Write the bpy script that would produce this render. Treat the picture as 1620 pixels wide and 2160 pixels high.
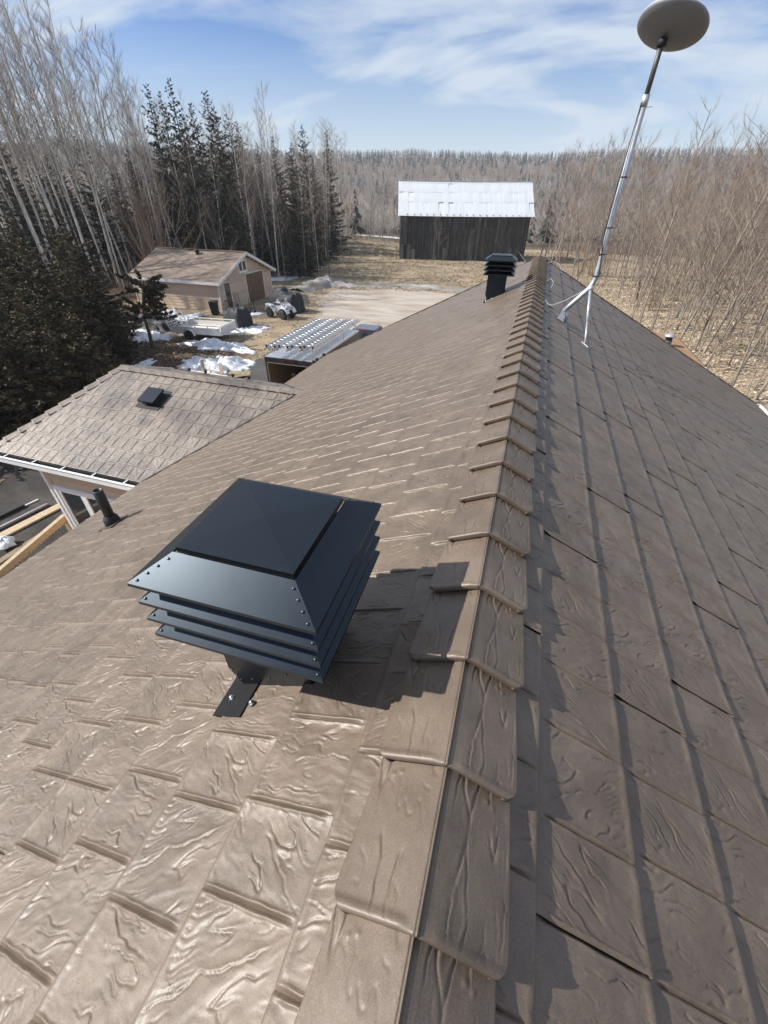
import bpy, bmesh, math, random
import numpy as np
from mathutils import Matrix, Vector

sc = bpy.context.scene
for o in list(bpy.data.objects):
    bpy.data.objects.remove(o)
COL = sc.collection
RND = random.Random(7)
R = math.radians

# ------------------------------------------------------------------ camera
CAM = np.array([-0.029, 0.0, 7.994])
YAW, PITCH, ROLL = R(17.34), R(37.234), R(0.861)
_f = np.array([-math.sin(YAW) * math.cos(PITCH), math.cos(YAW) * math.cos(PITCH), -math.sin(PITCH)])
_r0 = np.array([math.cos(YAW), math.sin(YAW), 0.0])
_u0 = np.cross(_r0, _f)
_r = math.cos(ROLL) * _r0 + math.sin(ROLL) * _u0
_u = -math.sin(ROLL) * _r0 + math.cos(ROLL) * _u0
cd = bpy.data.cameras.new('camera')
cam = bpy.data.objects.new('camera', cd)
COL.objects.link(cam)
cam.matrix_world = Matrix(((_r[0], _u[0], -_f[0], CAM[0]), (_r[1], _u[1], -_f[1], CAM[1]), (_r[2], _u[2], -_f[2], CAM[2]), (0, 0, 0, 1)))
cd.sensor_fit = 'VERTICAL'
cd.sensor_height = 24.0
cd.lens = 24.0 * 870.68 / 2160.0
cd.clip_start = 0.05
cd.clip_end = 6000
sc.camera = cam


def project(P):
    d = np.asarray(P, float) - CAM
    z = d @ _f
    return 810 + 870.68 * (d @ _r) / z, 1080 - 870.68 * (d @ _u) / z, z


# ------------------------------------------------------------------ sky and sun
SUN_DIR = Vector((-0.957 * math.cos(R(38)), -0.29 * math.cos(R(38)), math.sin(R(38)))).normalized()   # towards the sun
SUN_EL = math.asin(SUN_DIR.z)
SUN_ROT = math.atan2(SUN_DIR.x, SUN_DIR.y)
world = bpy.data.worlds.new('World')
sc.world = world
world.use_nodes = True
wt = world.node_tree
wt.nodes.clear()


def wn(t, **k):
    n = wt.nodes.new(t)
    for a, b in k.items():
        setattr(n, a, b)
    return n


w_out = wn('ShaderNodeOutputWorld')
w_bg = wn('ShaderNodeBackground')
w_bg.inputs['Strength'].default_value = 0.100
w_sky = wn('ShaderNodeTexSky', sky_type='NISHITA', sun_disc=False)
w_sky.sun_elevation = SUN_EL
w_sky.sun_rotation = SUN_ROT
w_sky.altitude = 200
w_sky.air_density = 1.0
w_sky.dust_density = 0.4
w_sky.ozone_density = 3.0
w_tc = wn('ShaderNodeTexCoord')
w_sep = wn('ShaderNodeSeparateXYZ')
w_add = wn('ShaderNodeMath', operation='ADD')
w_add.inputs[1].default_value = 0.16
w_mx = wn('ShaderNodeMath', operation='MAXIMUM')
w_mx.inputs[1].default_value = 0.05
w_dx = wn('ShaderNodeMath', operation='DIVIDE')
w_dy = wn('ShaderNodeMath', operation='DIVIDE')
w_cmb = wn('ShaderNodeCombineXYZ')
L = wt.links.new
L(w_tc.outputs['Generated'], w_sep.inputs[0])
L(w_sep.outputs['Z'], w_add.inputs[0])
L(w_add.outputs[0], w_mx.inputs[0])
L(w_sep.outputs['X'], w_dx.inputs[0]); L(w_mx.outputs[0], w_dx.inputs[1])
L(w_sep.outputs['Y'], w_dy.inputs[0]); L(w_mx.outputs[0], w_dy.inputs[1])
L(w_dx.outputs[0], w_cmb.inputs[0]); L(w_dy.outputs[0], w_cmb.inputs[1])
w_map = wn('ShaderNodeMapping')
w_map.inputs['Location'].default_value = (3.3, 3.6, 0)
w_map.inputs['Rotation'].default_value = (0, 0, R(24))
w_map.inputs['Scale'].default_value = (0.55, 0.95, 1)
L(w_cmb.outputs[0], w_map.inputs['Vector'])
w_n1 = wn('ShaderNodeTexNoise')
w_n1.inputs['Scale'].default_value = 1.15
w_n1.inputs['Detail'].default_value = 9
w_n1.inputs['Roughness'].default_value = 0.56
w_n1.inputs['Distortion'].default_value = 0.55
L(w_map.outputs[0], w_n1.inputs['Vector'])
w_cr = wn('ShaderNodeValToRGB')
w_cr.color_ramp.elements[0].position = 0.40
w_cr.color_ramp.elements[0].color = (0, 0, 0, 1)
w_cr.color_ramp.elements[1].position = 0.57
w_cr.color_ramp.elements[1].color = (0.92, 0.92, 0.92, 1)
L(w_n1.outputs['Fac'], w_cr.inputs[0])
w_mix = wn('ShaderNodeMixRGB')
w_mix.inputs['Color2'].default_value = (4.6, 5.2, 5.9, 1)
w_hs = wn('ShaderNodeHueSaturation')
w_hs.inputs['Saturation'].default_value = 1.3
w_hs.inputs['Hue'].default_value = 0.515
w_hs.inputs['Value'].default_value = 0.88
# thin veil thickening towards the horizon, all the way round
w_hz = wn('ShaderNodeMapRange')
w_hz.inputs['From Min'].default_value = 0.0
w_hz.inputs['From Max'].default_value = 0.21
w_hz.inputs['To Min'].default_value = 0.9
w_hz.inputs['To Max'].default_value = 0.0
L(w_sep.outputs['Z'], w_hz.inputs['Value'])
w_fm = wn('ShaderNodeMath', operation='MAXIMUM')
L(w_cr.outputs['Color'], w_fm.inputs[0]); L(w_hz.outputs[0], w_fm.inputs[1])
L(w_fm.outputs[0], w_mix.inputs['Fac'])
L(w_sky.outputs[0], w_hs.inputs['Color'])
L(w_hs.outputs[0], w_mix.inputs['Color1'])
L(w_mix.outputs[0], w_bg.inputs['Color'])
L(w_bg.outputs[0], w_out.inputs['Surface'])

sl = bpy.data.lights.new('sun', 'SUN')
sl.energy = 4.9
sl.angle = R(0.53)
sl.color = (1.0, 0.965, 0.91)
sun = bpy.data.objects.new('sun', sl)
COL.objects.link(sun)
sun.rotation_euler = SUN_DIR.to_track_quat('Z', 'Y').to_euler()
sun.location = (-30, -10, 40)

vs = sc.view_settings
vs.view_transform = 'Standard'
vs.look = 'None'
vs.exposure = 0.58
vs.gamma = 1.0
vs.use_curve_mapping = False
sc.cycles.max_bounces = 6
sc.cycles.diffuse_bounces = 3
sc.cycles.glossy_bounces = 3
sc.cycles.transparent_max_bounces = 6
sc.cycles.sample_clamp_indirect = 8

# ------------------------------------------------------------------ tagging and mesh helpers


def tag(o, label=None, cat=None, group=None, kind=None):
    if label: o['label'] = label
    if cat: o['category'] = cat
    if group: o['group'] = group
    if kind: o['kind'] = kind
    return o


def empty(name, loc=(0, 0, 0), rz=0.0, label=None, cat=None, group=None):
    o = bpy.data.objects.new(name, None)
    o.empty_display_size = 0.2
    COL.objects.link(o)
    o.location = loc
    o.rotation_euler = (0, 0, rz)
    return tag(o, label, cat, group)


def link(name, me, parent=None, mat=None):
    if mat is not None and not me.materials:
        me.materials.append(mat)
    o = bpy.data.objects.new(name, me)
    COL.objects.link(o)
    if parent: o.parent = parent
    return o


def np_mesh(name, V, F, mat=None, smooth=False):
    """V (n,3), F (m,3) or (m,4) int arrays"""
    V = np.asarray(V, np.float32); F = np.asarray(F, np.int32)
    me = bpy.data.meshes.new(name)
    n = F.shape[1]
    me.vertices.add(len(V)); me.vertices.foreach_set('co', V.ravel())
    me.loops.add(F.size); me.loops.foreach_set('vertex_index', F.ravel())
    me.polygons.add(len(F))
    me.polygons.foreach_set('loop_start', np.arange(0, F.size, n, dtype=np.int32))
    me.polygons.foreach_set('loop_total', np.full(len(F), n, np.int32))
    if smooth: me.polygons.foreach_set('use_smooth', np.ones(len(F), bool))
    me.update(); me.validate()
    if mat: me.materials.append(mat)
    return me


class MB:
    def __init__(s):
        s.v = []; s.f = []; s.sm = []

    def add(s, V, F, smooth=False):
        b = len(s.v)
        s.v.extend([tuple(map(float, p)) for p in V])
        s.f.extend([tuple(i + b for i in f) for f in F])
        s.sm.extend([smooth] * len(F))
        return s

    def box(s, c, d, rz=0.0, M=None):
        x, y, z = d[0] / 2, d[1] / 2, d[2] / 2
        P = [Vector((a * x, b * y, e * z)) for e in (-1, 1) for b in (-1, 1) for a in (-1, 1)]
        m = M if M is not None else Matrix.Rotation(rz, 3, 'Z')
        P = [m @ p + Vector(c) for p in P]
        return s.add(P, [(0, 2, 3, 1), (4, 5, 7, 6), (0, 1, 5, 4), (2, 6, 7, 3), (0, 4, 6, 2), (1, 3, 7, 5)])

    def mm(s, a, b):
        return s.box([(a[i] + b[i]) / 2 for i in range(3)], [abs(b[i] - a[i]) for i in range(3)])

    def beam(s, a, b, w, h, up=(0, 0, 1)):
        a = Vector(a); b = Vector(b); d = (b - a)
        ln = d.length; d.normalize()
        u = Vector(up)
        x = d.cross(u)
        if x.length < 1e-4: x = d.cross(Vector((1, 0, 0)))
        x.normalize(); u = x.cross(d)
        m = Matrix((d, x, u)).transposed()
        return s.box((a + b) / 2, (ln, w, h), M=m)

    def tube(s, pts, rad, n=8, caps=True, smooth=True):
        pts = [Vector(p) for p in pts]
        if not hasattr(rad, '__len__'): rad = [rad] * len(pts)
        base = len(s.v); k = len(pts)
        ref = None
        for i, p in enumerate(pts):
            d = (pts[min(i + 1, k - 1)] - pts[max(i - 1, 0)]).normalized()
            if ref is None:
                ref = d.cross(Vector((0, 0, 1)))
                if ref.length < 1e-3: ref = d.cross(Vector((1, 0, 0)))
            ref = (ref - d * ref.dot(d)).normalized()
            y = d.cross(ref)
            for j in range(n):
                a = 2 * math.pi * j / n
                s.v.append(tuple(p + (ref * math.cos(a) + y * math.sin(a)) * rad[i]))
        for i in range(k - 1):
            for j in range(n):
                a = base + i * n + j; b = base + i * n + (j + 1) % n
                s.f.append((a, b, b + n, a + n)); s.sm.append(smooth)
        if caps:
            s.f.append(tuple(base + j for j in reversed(range(n)))); s.sm.append(False)
            s.f.append(tuple(base + (k - 1) * n + j for j in range(n))); s.sm.append(False)
        return s

    def lathe(s, prof, c=(0, 0, 0), n=24, M=None, smooth=True):
        base = len(s.v); m = M if M is not None else Matrix.Identity(3)
        for (r, z) in prof:
            for j in range(n):
                a = 2 * math.pi * j / n
                s.v.append(tuple(m @ Vector((r * math.cos(a), r * math.sin(a), z)) + Vector(c)))
        for i in range(len(prof) - 1):
            for j in range(n):
                a = base + i * n + j; b = base + i * n + (j + 1) % n
                s.f.append((a, b, b + n, a + n)); s.sm.append(smooth)
        s.f.append(tuple(base + j for j in reversed(range(n)))); s.sm.append(False)
        s.f.append(tuple(base + (len(prof) - 1) * n + j for j in range(n))); s.sm.append(False)
        return s

    def prism(s, poly, d, close=True):
        """poly: list of 3D points (planar), extruded by vector d"""
        n = len(poly)
        P = [Vector(p) for p in poly]; Q = [p + Vector(d) for p in P]
        F = [tuple(range(n)), tuple(reversed(range(n, 2 * n)))]
        F += [(i, i + n, (i + 1) % n + n, (i + 1) % n) for i in range(n)]
        return s.add(P + Q, F)

    def ring_frustum(s, c, h0, z0, h1, z1, rz=0.0, t=0.0):
        """square frustum side faces between half sizes h0 at z0 and h1 at z1"""
        m = Matrix.Rotation(rz, 3, 'Z')
        V = [m @ Vector((a * h, b * h, z)) + Vector((c[0], c[1], 0)) for h, z in ((h0, z0), (h1, z1)) for a, b in ((-1, -1), (1, -1), (1, 1), (-1, 1))]
        return s.add(V, [(i, (i + 1) % 4, (i + 1) % 4 + 4, i + 4) for i in range(4)])

    def mesh(s, name, mat=None, bevel=0.0, fix=True):
        me = bpy.data.meshes.new(name)
        me.from_pydata(s.v, [], s.f)
        me.polygons.foreach_set('use_smooth', s.sm)
        if fix or bevel:
            bm = bmesh.new(); bm.from_mesh(me)
            bmesh.ops.recalc_face_normals(bm, faces=bm.faces)
            if bevel:
                bmesh.ops.bevel(bm, geom=list(bm.edges), offset=bevel, segments=1, affect='EDGES', clamp_overlap=True)
            bm.to_mesh(me); bm.free()
        me.update()
        if mat: me.materials.append(mat)
        return me

    def build(s, name, mat, parent=None, bevel=0.0, fix=True):
        return link(name, s.mesh(name, mat, bevel, fix), parent)


# numpy gradient noise
def _grad(ix, iy, seed):
    h = (ix * 374761393 + iy * 668265263 + seed * 974634777) & 0xFFFFFFFF
    h = ((h ^ (h >> 13)) * 1274126177) & 0xFFFFFFFF
    a = ((h ^ (h >> 16)) & 0xFFFF) / 65536.0 * 2 * np.pi
    return np.cos(a), np.sin(a)


def pn(x, y, seed=0):
    x = np.asarray(x, float); y = np.asarray(y, float)
    x0 = np.floor(x).astype(np.int64); y0 = np.floor(y).astype(np.int64)
    fx = x - x0; fy = y - y0
    u = fx * fx * fx * (fx * (fx * 6 - 15) + 10); v = fy * fy * fy * (fy * (fy * 6 - 15) + 10)

    def g(a, b):
        gx, gy = _grad(x0 + a, y0 + b, seed)
        return gx * (fx - a) + gy * (fy - b)
    return ((g(0, 0) * (1 - u) + g(1, 0) * u) * (1 - v) + (g(0, 1) * (1 - u) + g(1, 1) * u) * v) * 1.5


def fbm(x, y, seed=0, o=4):
    s = 0; a = 1.0; t = 0
    for i in range(o):
        s = s + a * pn(np.asarray(x) * 2 ** i, np.asarray(y) * 2 ** i, seed + i * 17); t += a; a *= 0.5
    return s / t


def sstep(a, b, x):
    t = np.clip((np.asarray(x, float) - a) / (b - a), 0, 1)
    return t * t * (3 - 2 * t)


# ------------------------------------------------------------------ materials
MATS = {}


class NT:
    def __init__(s, name):
        s.m = bpy.data.materials.new(name); s.m.use_nodes = True
        s.t = s.m.node_tree; s.b = s.t.nodes['Principled BSDF']

    def n(s, typ, ins=None, **k):
        nd = s.t.nodes.new(typ)
        for a, b in k.items(): setattr(nd, a, b)
        for a, b in (ins or {}).items():
            if hasattr(b, 'outputs'): s.t.links.new(b.outputs[0], nd.inputs[a])
            elif isinstance(b, bpy.types.NodeSocket): s.t.links.new(b, nd.inputs[a])
            else: nd.inputs[a].default_value = b
        return nd

    def l(s, a, b): s.t.links.new(a.outputs[0] if hasattr(a, 'outputs') else a, b)

    def set(s, **k):
        for a, b in k.items():
            inp = s.b.inputs[a.replace('_', ' ')]
            if hasattr(b, 'outputs'): s.t.links.new(b.outputs[0], inp)
            elif isinstance(b, bpy.types.NodeSocket): s.t.links.new(b, inp)
            else: inp.default_value = b

    def coord(s, which='Object', scale=(1, 1, 1), jitter=False):
        tc = s.n('ShaderNodeTexCoord')
        out = tc.outputs[which]
        mp = s.n('ShaderNodeMapping'); mp.inputs['Scale'].default_value = scale
        s.t.links.new(out, mp.inputs['Vector'])
        if jitter:
            oi = s.n('ShaderNodeObjectInfo')
            vm = s.n('ShaderNodeVectorMath', operation='SCALE'); vm.inputs[0].default_value = (37, 53, 71)
            s.t.links.new(oi.outputs['Random'], vm.inputs['Scale'])
            s.t.links.new(vm.outputs[0], mp.inputs['Location'])
        return mp

    def noise(s, co, scale, detail=4, rough=0.55, dist=0.0):
        return s.n('ShaderNodeTexNoise', {'Vector': co, 'Scale': scale, 'Detail': detail, 'Roughness': rough, 'Distortion': dist})

    def ramp(s, fac, stops):
        r = s.n('ShaderNodeValToRGB', {'Fac': fac})
        e = r.color_ramp.elements
        while len(e) < len(stops): e.new(0.5)
        for i, (p, c) in enumerate(stops):
            e[i].position = p
            e[i].color = (*c, 1) if len(c) == 3 else c
        return r

    def mix(s, fac, a, b, mode='MIX'):
        m = s.n('ShaderNodeMixRGB', blend_type=mode)
        for k, v in (('Fac', fac), ('Color1', a), ('Color2', b)):
            if hasattr(v, 'outputs'): s.t.links.new(v.outputs[0], m.inputs[k])
            elif isinstance(v, bpy.types.NodeSocket): s.t.links.new(v, m.inputs[k])
            elif k == 'Fac': m.inputs[k].default_value = v
            else: m.inputs[k].default_value = (*v, 1)
        return m

    def bump(s, h, strength=0.3, dist=0.01, normal=None):
        b = s.n('ShaderNodeBump', {'Height': h, 'Strength': strength, 'Distance': dist})
        if normal: s.t.links.new(normal.outputs[0], b.inputs['Normal'])
        s.t.links.new(b.outputs[0], s.b.inputs['Normal'])
        return b


def simple(name, col, rough=0.6, metal=0.0, var=0.25, scale=8.0, bump=0.15, bdist=0.005, spec=0.5, coord='Object', jitter=True, objvar=0.0, stretch=(1, 1, 1), coat=0.0):
    m = NT(name)
    co = m.coord(coord, stretch, jitter)
    nz = m.noise(co, scale, 6, 0.6)
    dk = tuple(c * (1 - var) for c in col); lt = tuple(min(1, c * (1 + var)) for c in col)
    r = m.ramp(nz, [(0.3, dk), (0.7, lt)])
    out = r
    if objvar:
        oi = m.n('ShaderNodeObjectInfo')
        rr = m.ramp(oi.outputs['Random'], [(0.0, (1 - objvar,) * 3), (1.0, (1 + objvar * 0.6,) * 3)])
        out = m.mix(1.0, r, rr, 'MULTIPLY')
    m.set(Base_Color=out, Roughness=rough, Metallic=metal)
    m.b.inputs['Specular IOR Level'].default_value = spec
    if coat: m.b.inputs['Coat Weight'].default_value = coat
    if bump:
        nb = m.noise(co, scale * 4, 5, 0.6)
        m.bump(nb, bump, bdist)
    MATS[name] = m.m
    return m.m


def roof_material(name, c0, c1, bump_s=0.14, wet=False):
    m = NT(name)
    co = m.coord('Object', (1, 1, 1), True)
    big = m.noise(co, 7, 5, 0.55)
    base = m.ramp(big, [(0.3, c0), (0.72, c1)])
    oi = m.n('ShaderNodeObjectInfo')
    ov = m.ramp(oi.outputs['Random'], [(0, (0.93, 0.93, 0.93)), (1, (1.05, 1.05, 1.05))])
    base = m.mix(1.0, base, ov, 'MULTIPLY')
    sp = m.noise(co, 330, 3, 0.8)
    spk = m.ramp(sp, [(0.36, (0.70, 0.69, 0.68)), (0.5, (0.98, 0.98, 0.98)), (0.66, (1.36, 1.34, 1.31))])
    base = m.mix(0.85, base, spk, 'MULTIPLY')
    gp = m.n('ShaderNodeNewGeometry')
    dirt = m.noise(gp.outputs['Position'], 2.3, 7, 0.68)
    dr = m.ramp(dirt, [(0.32, (0.80, 0.79, 0.77)), (0.62, (1.10, 1.10, 1.10))])
    base = m.mix(1.0, base, dr, 'MULTIPLY')
    # dust caught in small specks
    d = m.noise(co, 160, 2, 0.4)
    dm = m.ramp(d, [(0.77, (0, 0, 0)), (0.80, (0.55, 0.55, 0.55))])
    base = m.mix(dm, base, (0.42, 0.36, 0.30))
    if wet:
        gco = m.coord('Object', (1, 1, 1), False)
        tcw = m.n('ShaderNodeNewGeometry')
        wn_ = m.noise(tcw.outputs['Position'], 1.1, 4, 0.6)
        wm = m.ramp(wn_, [(0.47, (0, 0, 0)), (0.64, (0.5, 0.5, 0.5))])
        base = m.mix(wm, base, (0.035, 0.03, 0.028))
    rn = m.noise(co, 40, 4, 0.6)
    rr = m.ramp(rn, [(0.3, (0.48,) * 3), (0.75, (0.62,) * 3)])
    m.set(Base_Color=base, Roughness=rr, Metallic=0.12)
    m.b.inputs['Specular IOR Level'].default_value = 0.5
    m.b.inputs['Coat Weight'].default_value = 0.30
    m.b.inputs['Coat Roughness'].default_value = 0.36
    warp = m.coord('Object', (1.0, 0.45, 1.0), True)
    w1 = m.noise(warp, 38, 5, 0.6, 0.8)
    b0 = m.bump(w1, bump_s, 0.004)
    gr = m.coord('Object', (1.0, 0.22, 1.0), True)
    g1 = m.noise(gr, 120, 4, 0.6, 0.4)
    b1 = m.bump(g1, 0.30, 0.0022, b0)
    fine = m.noise(co, 520, 3, 0.75)
    b2 = m.bump(fine, 0.45, 0.0016, b1)
    MATS[name] = m.m
    return m.m


ROOF = roof_material('roof_brown_steel', (0.122, 0.089, 0.062), (0.174, 0.131, 0.095))
ROOFW = roof_material('wing_brown_steel', (0.19, 0.155, 0.125), (0.27, 0.225, 0.185), 0.3, True)
TRIM = simple('brown_trim', (0.11, 0.085, 0.065), 0.45, 0.3, 0.15, 20, 0.1)
DECK = simple('roof_deck', (0.03, 0.026, 0.022), 0.9)
WHITE = simple('white_painted_metal', (0.78, 0.78, 0.76), 0.4, 0, 0.06, 6, 0.05)
SIDING = simple('tan_siding', (0.54, 0.40, 0.28), 0.65, 0, 0.12, 14, 0.12, stretch=(0.3, 1, 4), objvar=0.1)
SIDING2 = simple('shed_siding', (0.60, 0.455, 0.33), 0.7, 0, 0.12, 8, 0.12, stretch=(1, 0.3, 4), objvar=0.12)
BLACKP = NT('black_powder_coat')
_co = BLACKP.coord('Object')
_n = BLACKP.noise(_co, 60, 4, 0.6)
_d = BLACKP.noise(_co, 9, 6, 0.65)
_dm = BLACKP.ramp(_d, [(0.60, (0, 0, 0)), (0.92, (0.10, 0.10, 0.10))])
_c = BLACKP.mix(_dm, (0.0045, 0.0055, 0.0075), (0.07, 0.066, 0.06))
_scr = BLACKP.n('ShaderNodeTexWave', {'Vector': _co, 'Scale': 7.0, 'Distortion': 18.0, 'Detail': 3.0})
_rr = BLACKP.ramp(_d, [(0.3, (0.35,) * 3), (0.8, (0.42,) * 3)])
BLACKP.set(Base_Color=_c, Roughness=_rr, Metallic=0.0)
BLACKP.b.inputs['Specular IOR Level'].default_value = 0.55
BLACKP.b.inputs['Specular Tint'].default_value = (0.66, 0.83, 1.0, 1)
_f2 = BLACKP.noise(_co, 420, 3, 0.6)
BLACKP.bump(_f2, 0.10, 0.001)
BLACKP = BLACKP.m
STRAP = simple('black_strap', (0.006, 0.006, 0.007), 0.62, 0, 0.4, 30, 0.1, spec=0.25)
MATTEBLACK = simple('matte_black', (0.012, 0.012, 0.013), 0.7, 0, 0.3, 10, 0.1)
RUBBER = simple('black_rubber', (0.02, 0.02, 0.02), 0.75, 0, 0.3, 20, 0.2)
PIPEBLK = simple('black_abs_pipe', (0.022, 0.022, 0.021), 0.45, 0, 0.3, 30, 0.1)
RIVET = simple('dark_rivet', (0.10, 0.105, 0.11), 0.35, 0.8, 0.1, 40, 0.0)
ZINC = simple('zinc_screw', (0.55, 0.56, 0.56), 0.3, 0.95, 0.1, 40, 0.05)
GALV = simple('galvanised_tube', (0.46, 0.48, 0.50), 0.48, 0.6, 0.2, 18, 0.12)
DARKPIPE = simple('dark_grey_pipe', (0.09, 0.09, 0.09), 0.5, 0.3, 0.2, 10, 0.1)
DISHM = simple('dish_underside_shaded', (0.20, 0.21, 0.22), 0.5, 0, 0.06, 30, 0.08)  # shade of the underside put into the colour; the plastic is whitish grey
DISHW = simple('dish_white_face', (0.78, 0.78, 0.78), 0.4, 0, 0.04, 10, 0.03)
CABLEW = simple('white_cable', (0.45, 0.44, 0.42), 0.5, 0, 0.08, 10, 0.0)
ALU = simple('aluminium', (0.66, 0.67, 0.68), 0.38, 0.8, 0.12, 12, 0.1, objvar=0.15)
TRAILW = simple('trailer_white', (0.72, 0.71, 0.68), 0.5, 0, 0.10, 5, 0.08)
TRAILB = simple('cargo_black', (0.018, 0.018, 0.02), 0.35, 0, 0.3, 5, 0.05)
PLY = simple('plywood', (0.42, 0.29, 0.17), 0.75, 0, 0.2, 6, 0.1, stretch=(1, 0.2, 1))
PLYD = simple('stained_plywood', (0.20, 0.15, 0.09), 0.8, 0, 0.25, 5, 0.1)
LUMBER = simple('pale_lumber', (0.45, 0.345, 0.225), 0.75, 0, 0.16, 10, 0.15, stretch=(0.2, 1, 1))
DECKW = simple('weathered_deck_wood', (0.62, 0.57, 0.49), 0.8, 0, 0.14, 8, 0.12, stretch=(0.2, 1, 1))
TARP = simple('dark_tarp', (0.014, 0.016, 0.021), 0.5, 0, 0.35, 5, 0.8, 0.06)
TARPG = simple('grey_tarp', (0.10, 0.11, 0.115), 0.5, 0, 0.3, 5, 0.4, 0.03)
DOORB = simple('brown_door_panel', (0.16, 0.095, 0.048), 0.6, 0, 0.2, 5, 0.1, objvar=0.12)
GLASS = NT('dark_window_glass')
GLASS.set(Base_Color=(0.02, 0.024, 0.028, 1), Roughness=0.06)
GLASS.b.inputs['Specular IOR Level'].default_value = 0.8
GLASS.bump(GLASS.noise(GLASS.coord('Object'), 2.0, 2, 0.5), 0.03, 0.02)
GLASS = GLASS.m
TRUCK = simple('truck_paint', (0.018, 0.024, 0.035), 0.2, 0.2, 0.1, 3, 0.0, coat=0.8)
CHROME = simple('chrome', (0.7, 0.7, 0.72), 0.2, 1.0, 0.05, 10, 0.0)
RED = simple('red_lens', (0.32, 0.02, 0.015), 0.3)
ATVW = simple('atv_white', (0.70, 0.71, 0.72), 0.35, 0, 0.06, 5, 0.03)


def shingle_flat(name, c):
    m = NT(name)
    tc = m.n('ShaderNodeTexCoord')
    br = m.n('ShaderNodeTexBrick', {'Vector': tc.outputs['UV'], 'Scale': 1.0, 'Mortar Size': 0.012, 'Color1': (*[x * 0.86 for x in c], 1), 'Color2': (*[x * 1.12 for x in c], 1), 'Mortar': (*[x * 0.55 for x in c], 1)})
    br.offset = 0.5
    br.inputs['Brick Width'].default_value = 0.30; br.inputs['Row Height'].default_value = 0.14
    co = m.coord('Object')
    n = m.noise(co, 1.3, 6, 0.65)
    nr = m.ramp(n, [(0.3, (0.74, 0.74, 0.74)), (0.75, (1.16, 1.16, 1.16))])
    x = m.mix(1.0, br, nr, 'MULTIPLY')
    g = m.noise(co, 90, 3, 0.6)
    gr = m.ramp(g, [(0.3, (0.8, 0.8, 0.8)), (0.7, (1.2, 1.2, 1.2))])
    x = m.mix(1.0, x, gr, 'MULTIPLY')
    m.set(Base_Color=x, Roughness=0.9)
    m.bump(br.outputs['Fac'], -0.3, 0.006)
    MATS[name] = m.m
    return m.m


ASPH = shingle_flat('asphalt_shingle_roof', (0.265, 0.20, 0.152))
ASPHB = simple('brown_flat_roof', (0.27, 0.165, 0.085), 0.9, 0, 0.22, 2.0, 0.3, 0.01)


def bark(name, c0, c1, scale=6.0, dark=None):
    m = NT(name)
    co = m.coord('Object', (1, 1, 0.35), True)
    n = m.noise(co, scale, 5, 0.6)
    r = m.ramp(n, [(0.35, c0), (0.7, c1)])
    if dark:
        co2 = m.coord('Object', (1, 1, 3.2), True)
        n2 = m.noise(co2, 1.6, 5, 0.7)
        mk = m.ramp(n2, [(0.60, (0, 0, 0)), (0.68, (1, 1, 1))])
        r = m.mix(mk, r, dark)
    oi = m.n('ShaderNodeObjectInfo')
    rr = m.ramp(oi.outputs['Random'], [(0.0, (0.78,) * 3), (1.0, (1.15,) * 3)])
    r = m.mix(1.0, r, rr, 'MULTIPLY')
    m.set(Base_Color=r, Roughness=0.85)
    m.b.inputs['Specular IOR Level'].default_value = 0.2
    MATS[name] = m.m
    return m.m


def foliage(name, cols, transl=0.0, scale=0.9):
    m = NT(name)
    g = m.n('ShaderNodeNewGeometry')
    oi = m.n('ShaderNodeObjectInfo')
    w = m.n('ShaderNodeTexNoise', {'Vector': g.outputs['Position'], 'Scale': scale, 'Detail': 4, 'Roughness': 0.6})
    rnd = g.outputs['Random Per Island']
    a = m.n('ShaderNodeMath', {0: rnd, 1: 0.5}, operation='MULTIPLY')
    b = m.n('ShaderNodeMath', {0: w, 1: a}, operation='ADD')
    k = len(cols)
    r = m.ramp(b, [(0.35 + 0.6 * i / (k - 1), c) for i, c in enumerate(cols)])
    rr = m.ramp(oi.outputs['Random'], [(0.0, (0.75,) * 3), (1.0, (1.15,) * 3)])
    r = m.mix(1.0, r, rr, 'MULTIPLY')
    m.set(Base_Color=r, Roughness=0.75)
    m.b.inputs['Specular IOR Level'].default_value = 0.25
    MATS[name] = m.m
    return m.m


ASPEN = bark('aspen_bark', (0.45, 0.405, 0.345), (0.68, 0.625, 0.545), 5, (0.10, 0.085, 0.07))
ASPENT = bark('aspen_twig', (0.28, 0.24, 0.20), (0.46, 0.405, 0.35), 3)
MAPLE = bark('maple_bark', (0.17, 0.14, 0.112), (0.36, 0.305, 0.25), 6)
MAPLET = bark('maple_twig', (0.19, 0.146, 0.112), (0.34, 0.275, 0.22), 3)
BRUSHM = bark('brush_twig', (0.19, 0.135, 0.095), (0.34, 0.26, 0.19), 3)
DARKB = bark('dark_bark', (0.06, 0.05, 0.04), (0.13, 0.105, 0.085), 6)
BIRCH = bark('birch_bark', (0.5, 0.45, 0.39), (0.66, 0.61, 0.54), 5, (0.13, 0.11, 0.09))
SPRUCE = foliage('spruce_needles', [(0.026, 0.030, 0.018), (0.056, 0.056, 0.034), (0.105, 0.092, 0.058)])
CEDAR = foliage('cedar_foliage', [(0.026, 0.027, 0.014), (0.056, 0.052, 0.027), (0.10, 0.083, 0.045), (0.16, 0.118, 0.068)])
PINE = foliage('pine_needles', [(0.035, 0.032, 0.018), (0.065, 0.056, 0.032), (0.12, 0.095, 0.055)])
DRYLEAF = foliage('dry_leaf', [(0.30, 0.215, 0.14), (0.46, 0.36, 0.25), (0.60, 0.50, 0.38)])
FARW = foliage('far_wood_twigs', [(0.14, 0.122, 0.108), (0.23, 0.20, 0.175), (0.36, 0.315, 0.275)], scale=0.02)
FARC = foliage('far_conifer', [(0.028, 0.032, 0.024), (0.055, 0.056, 0.042)], scale=0.05)
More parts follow.
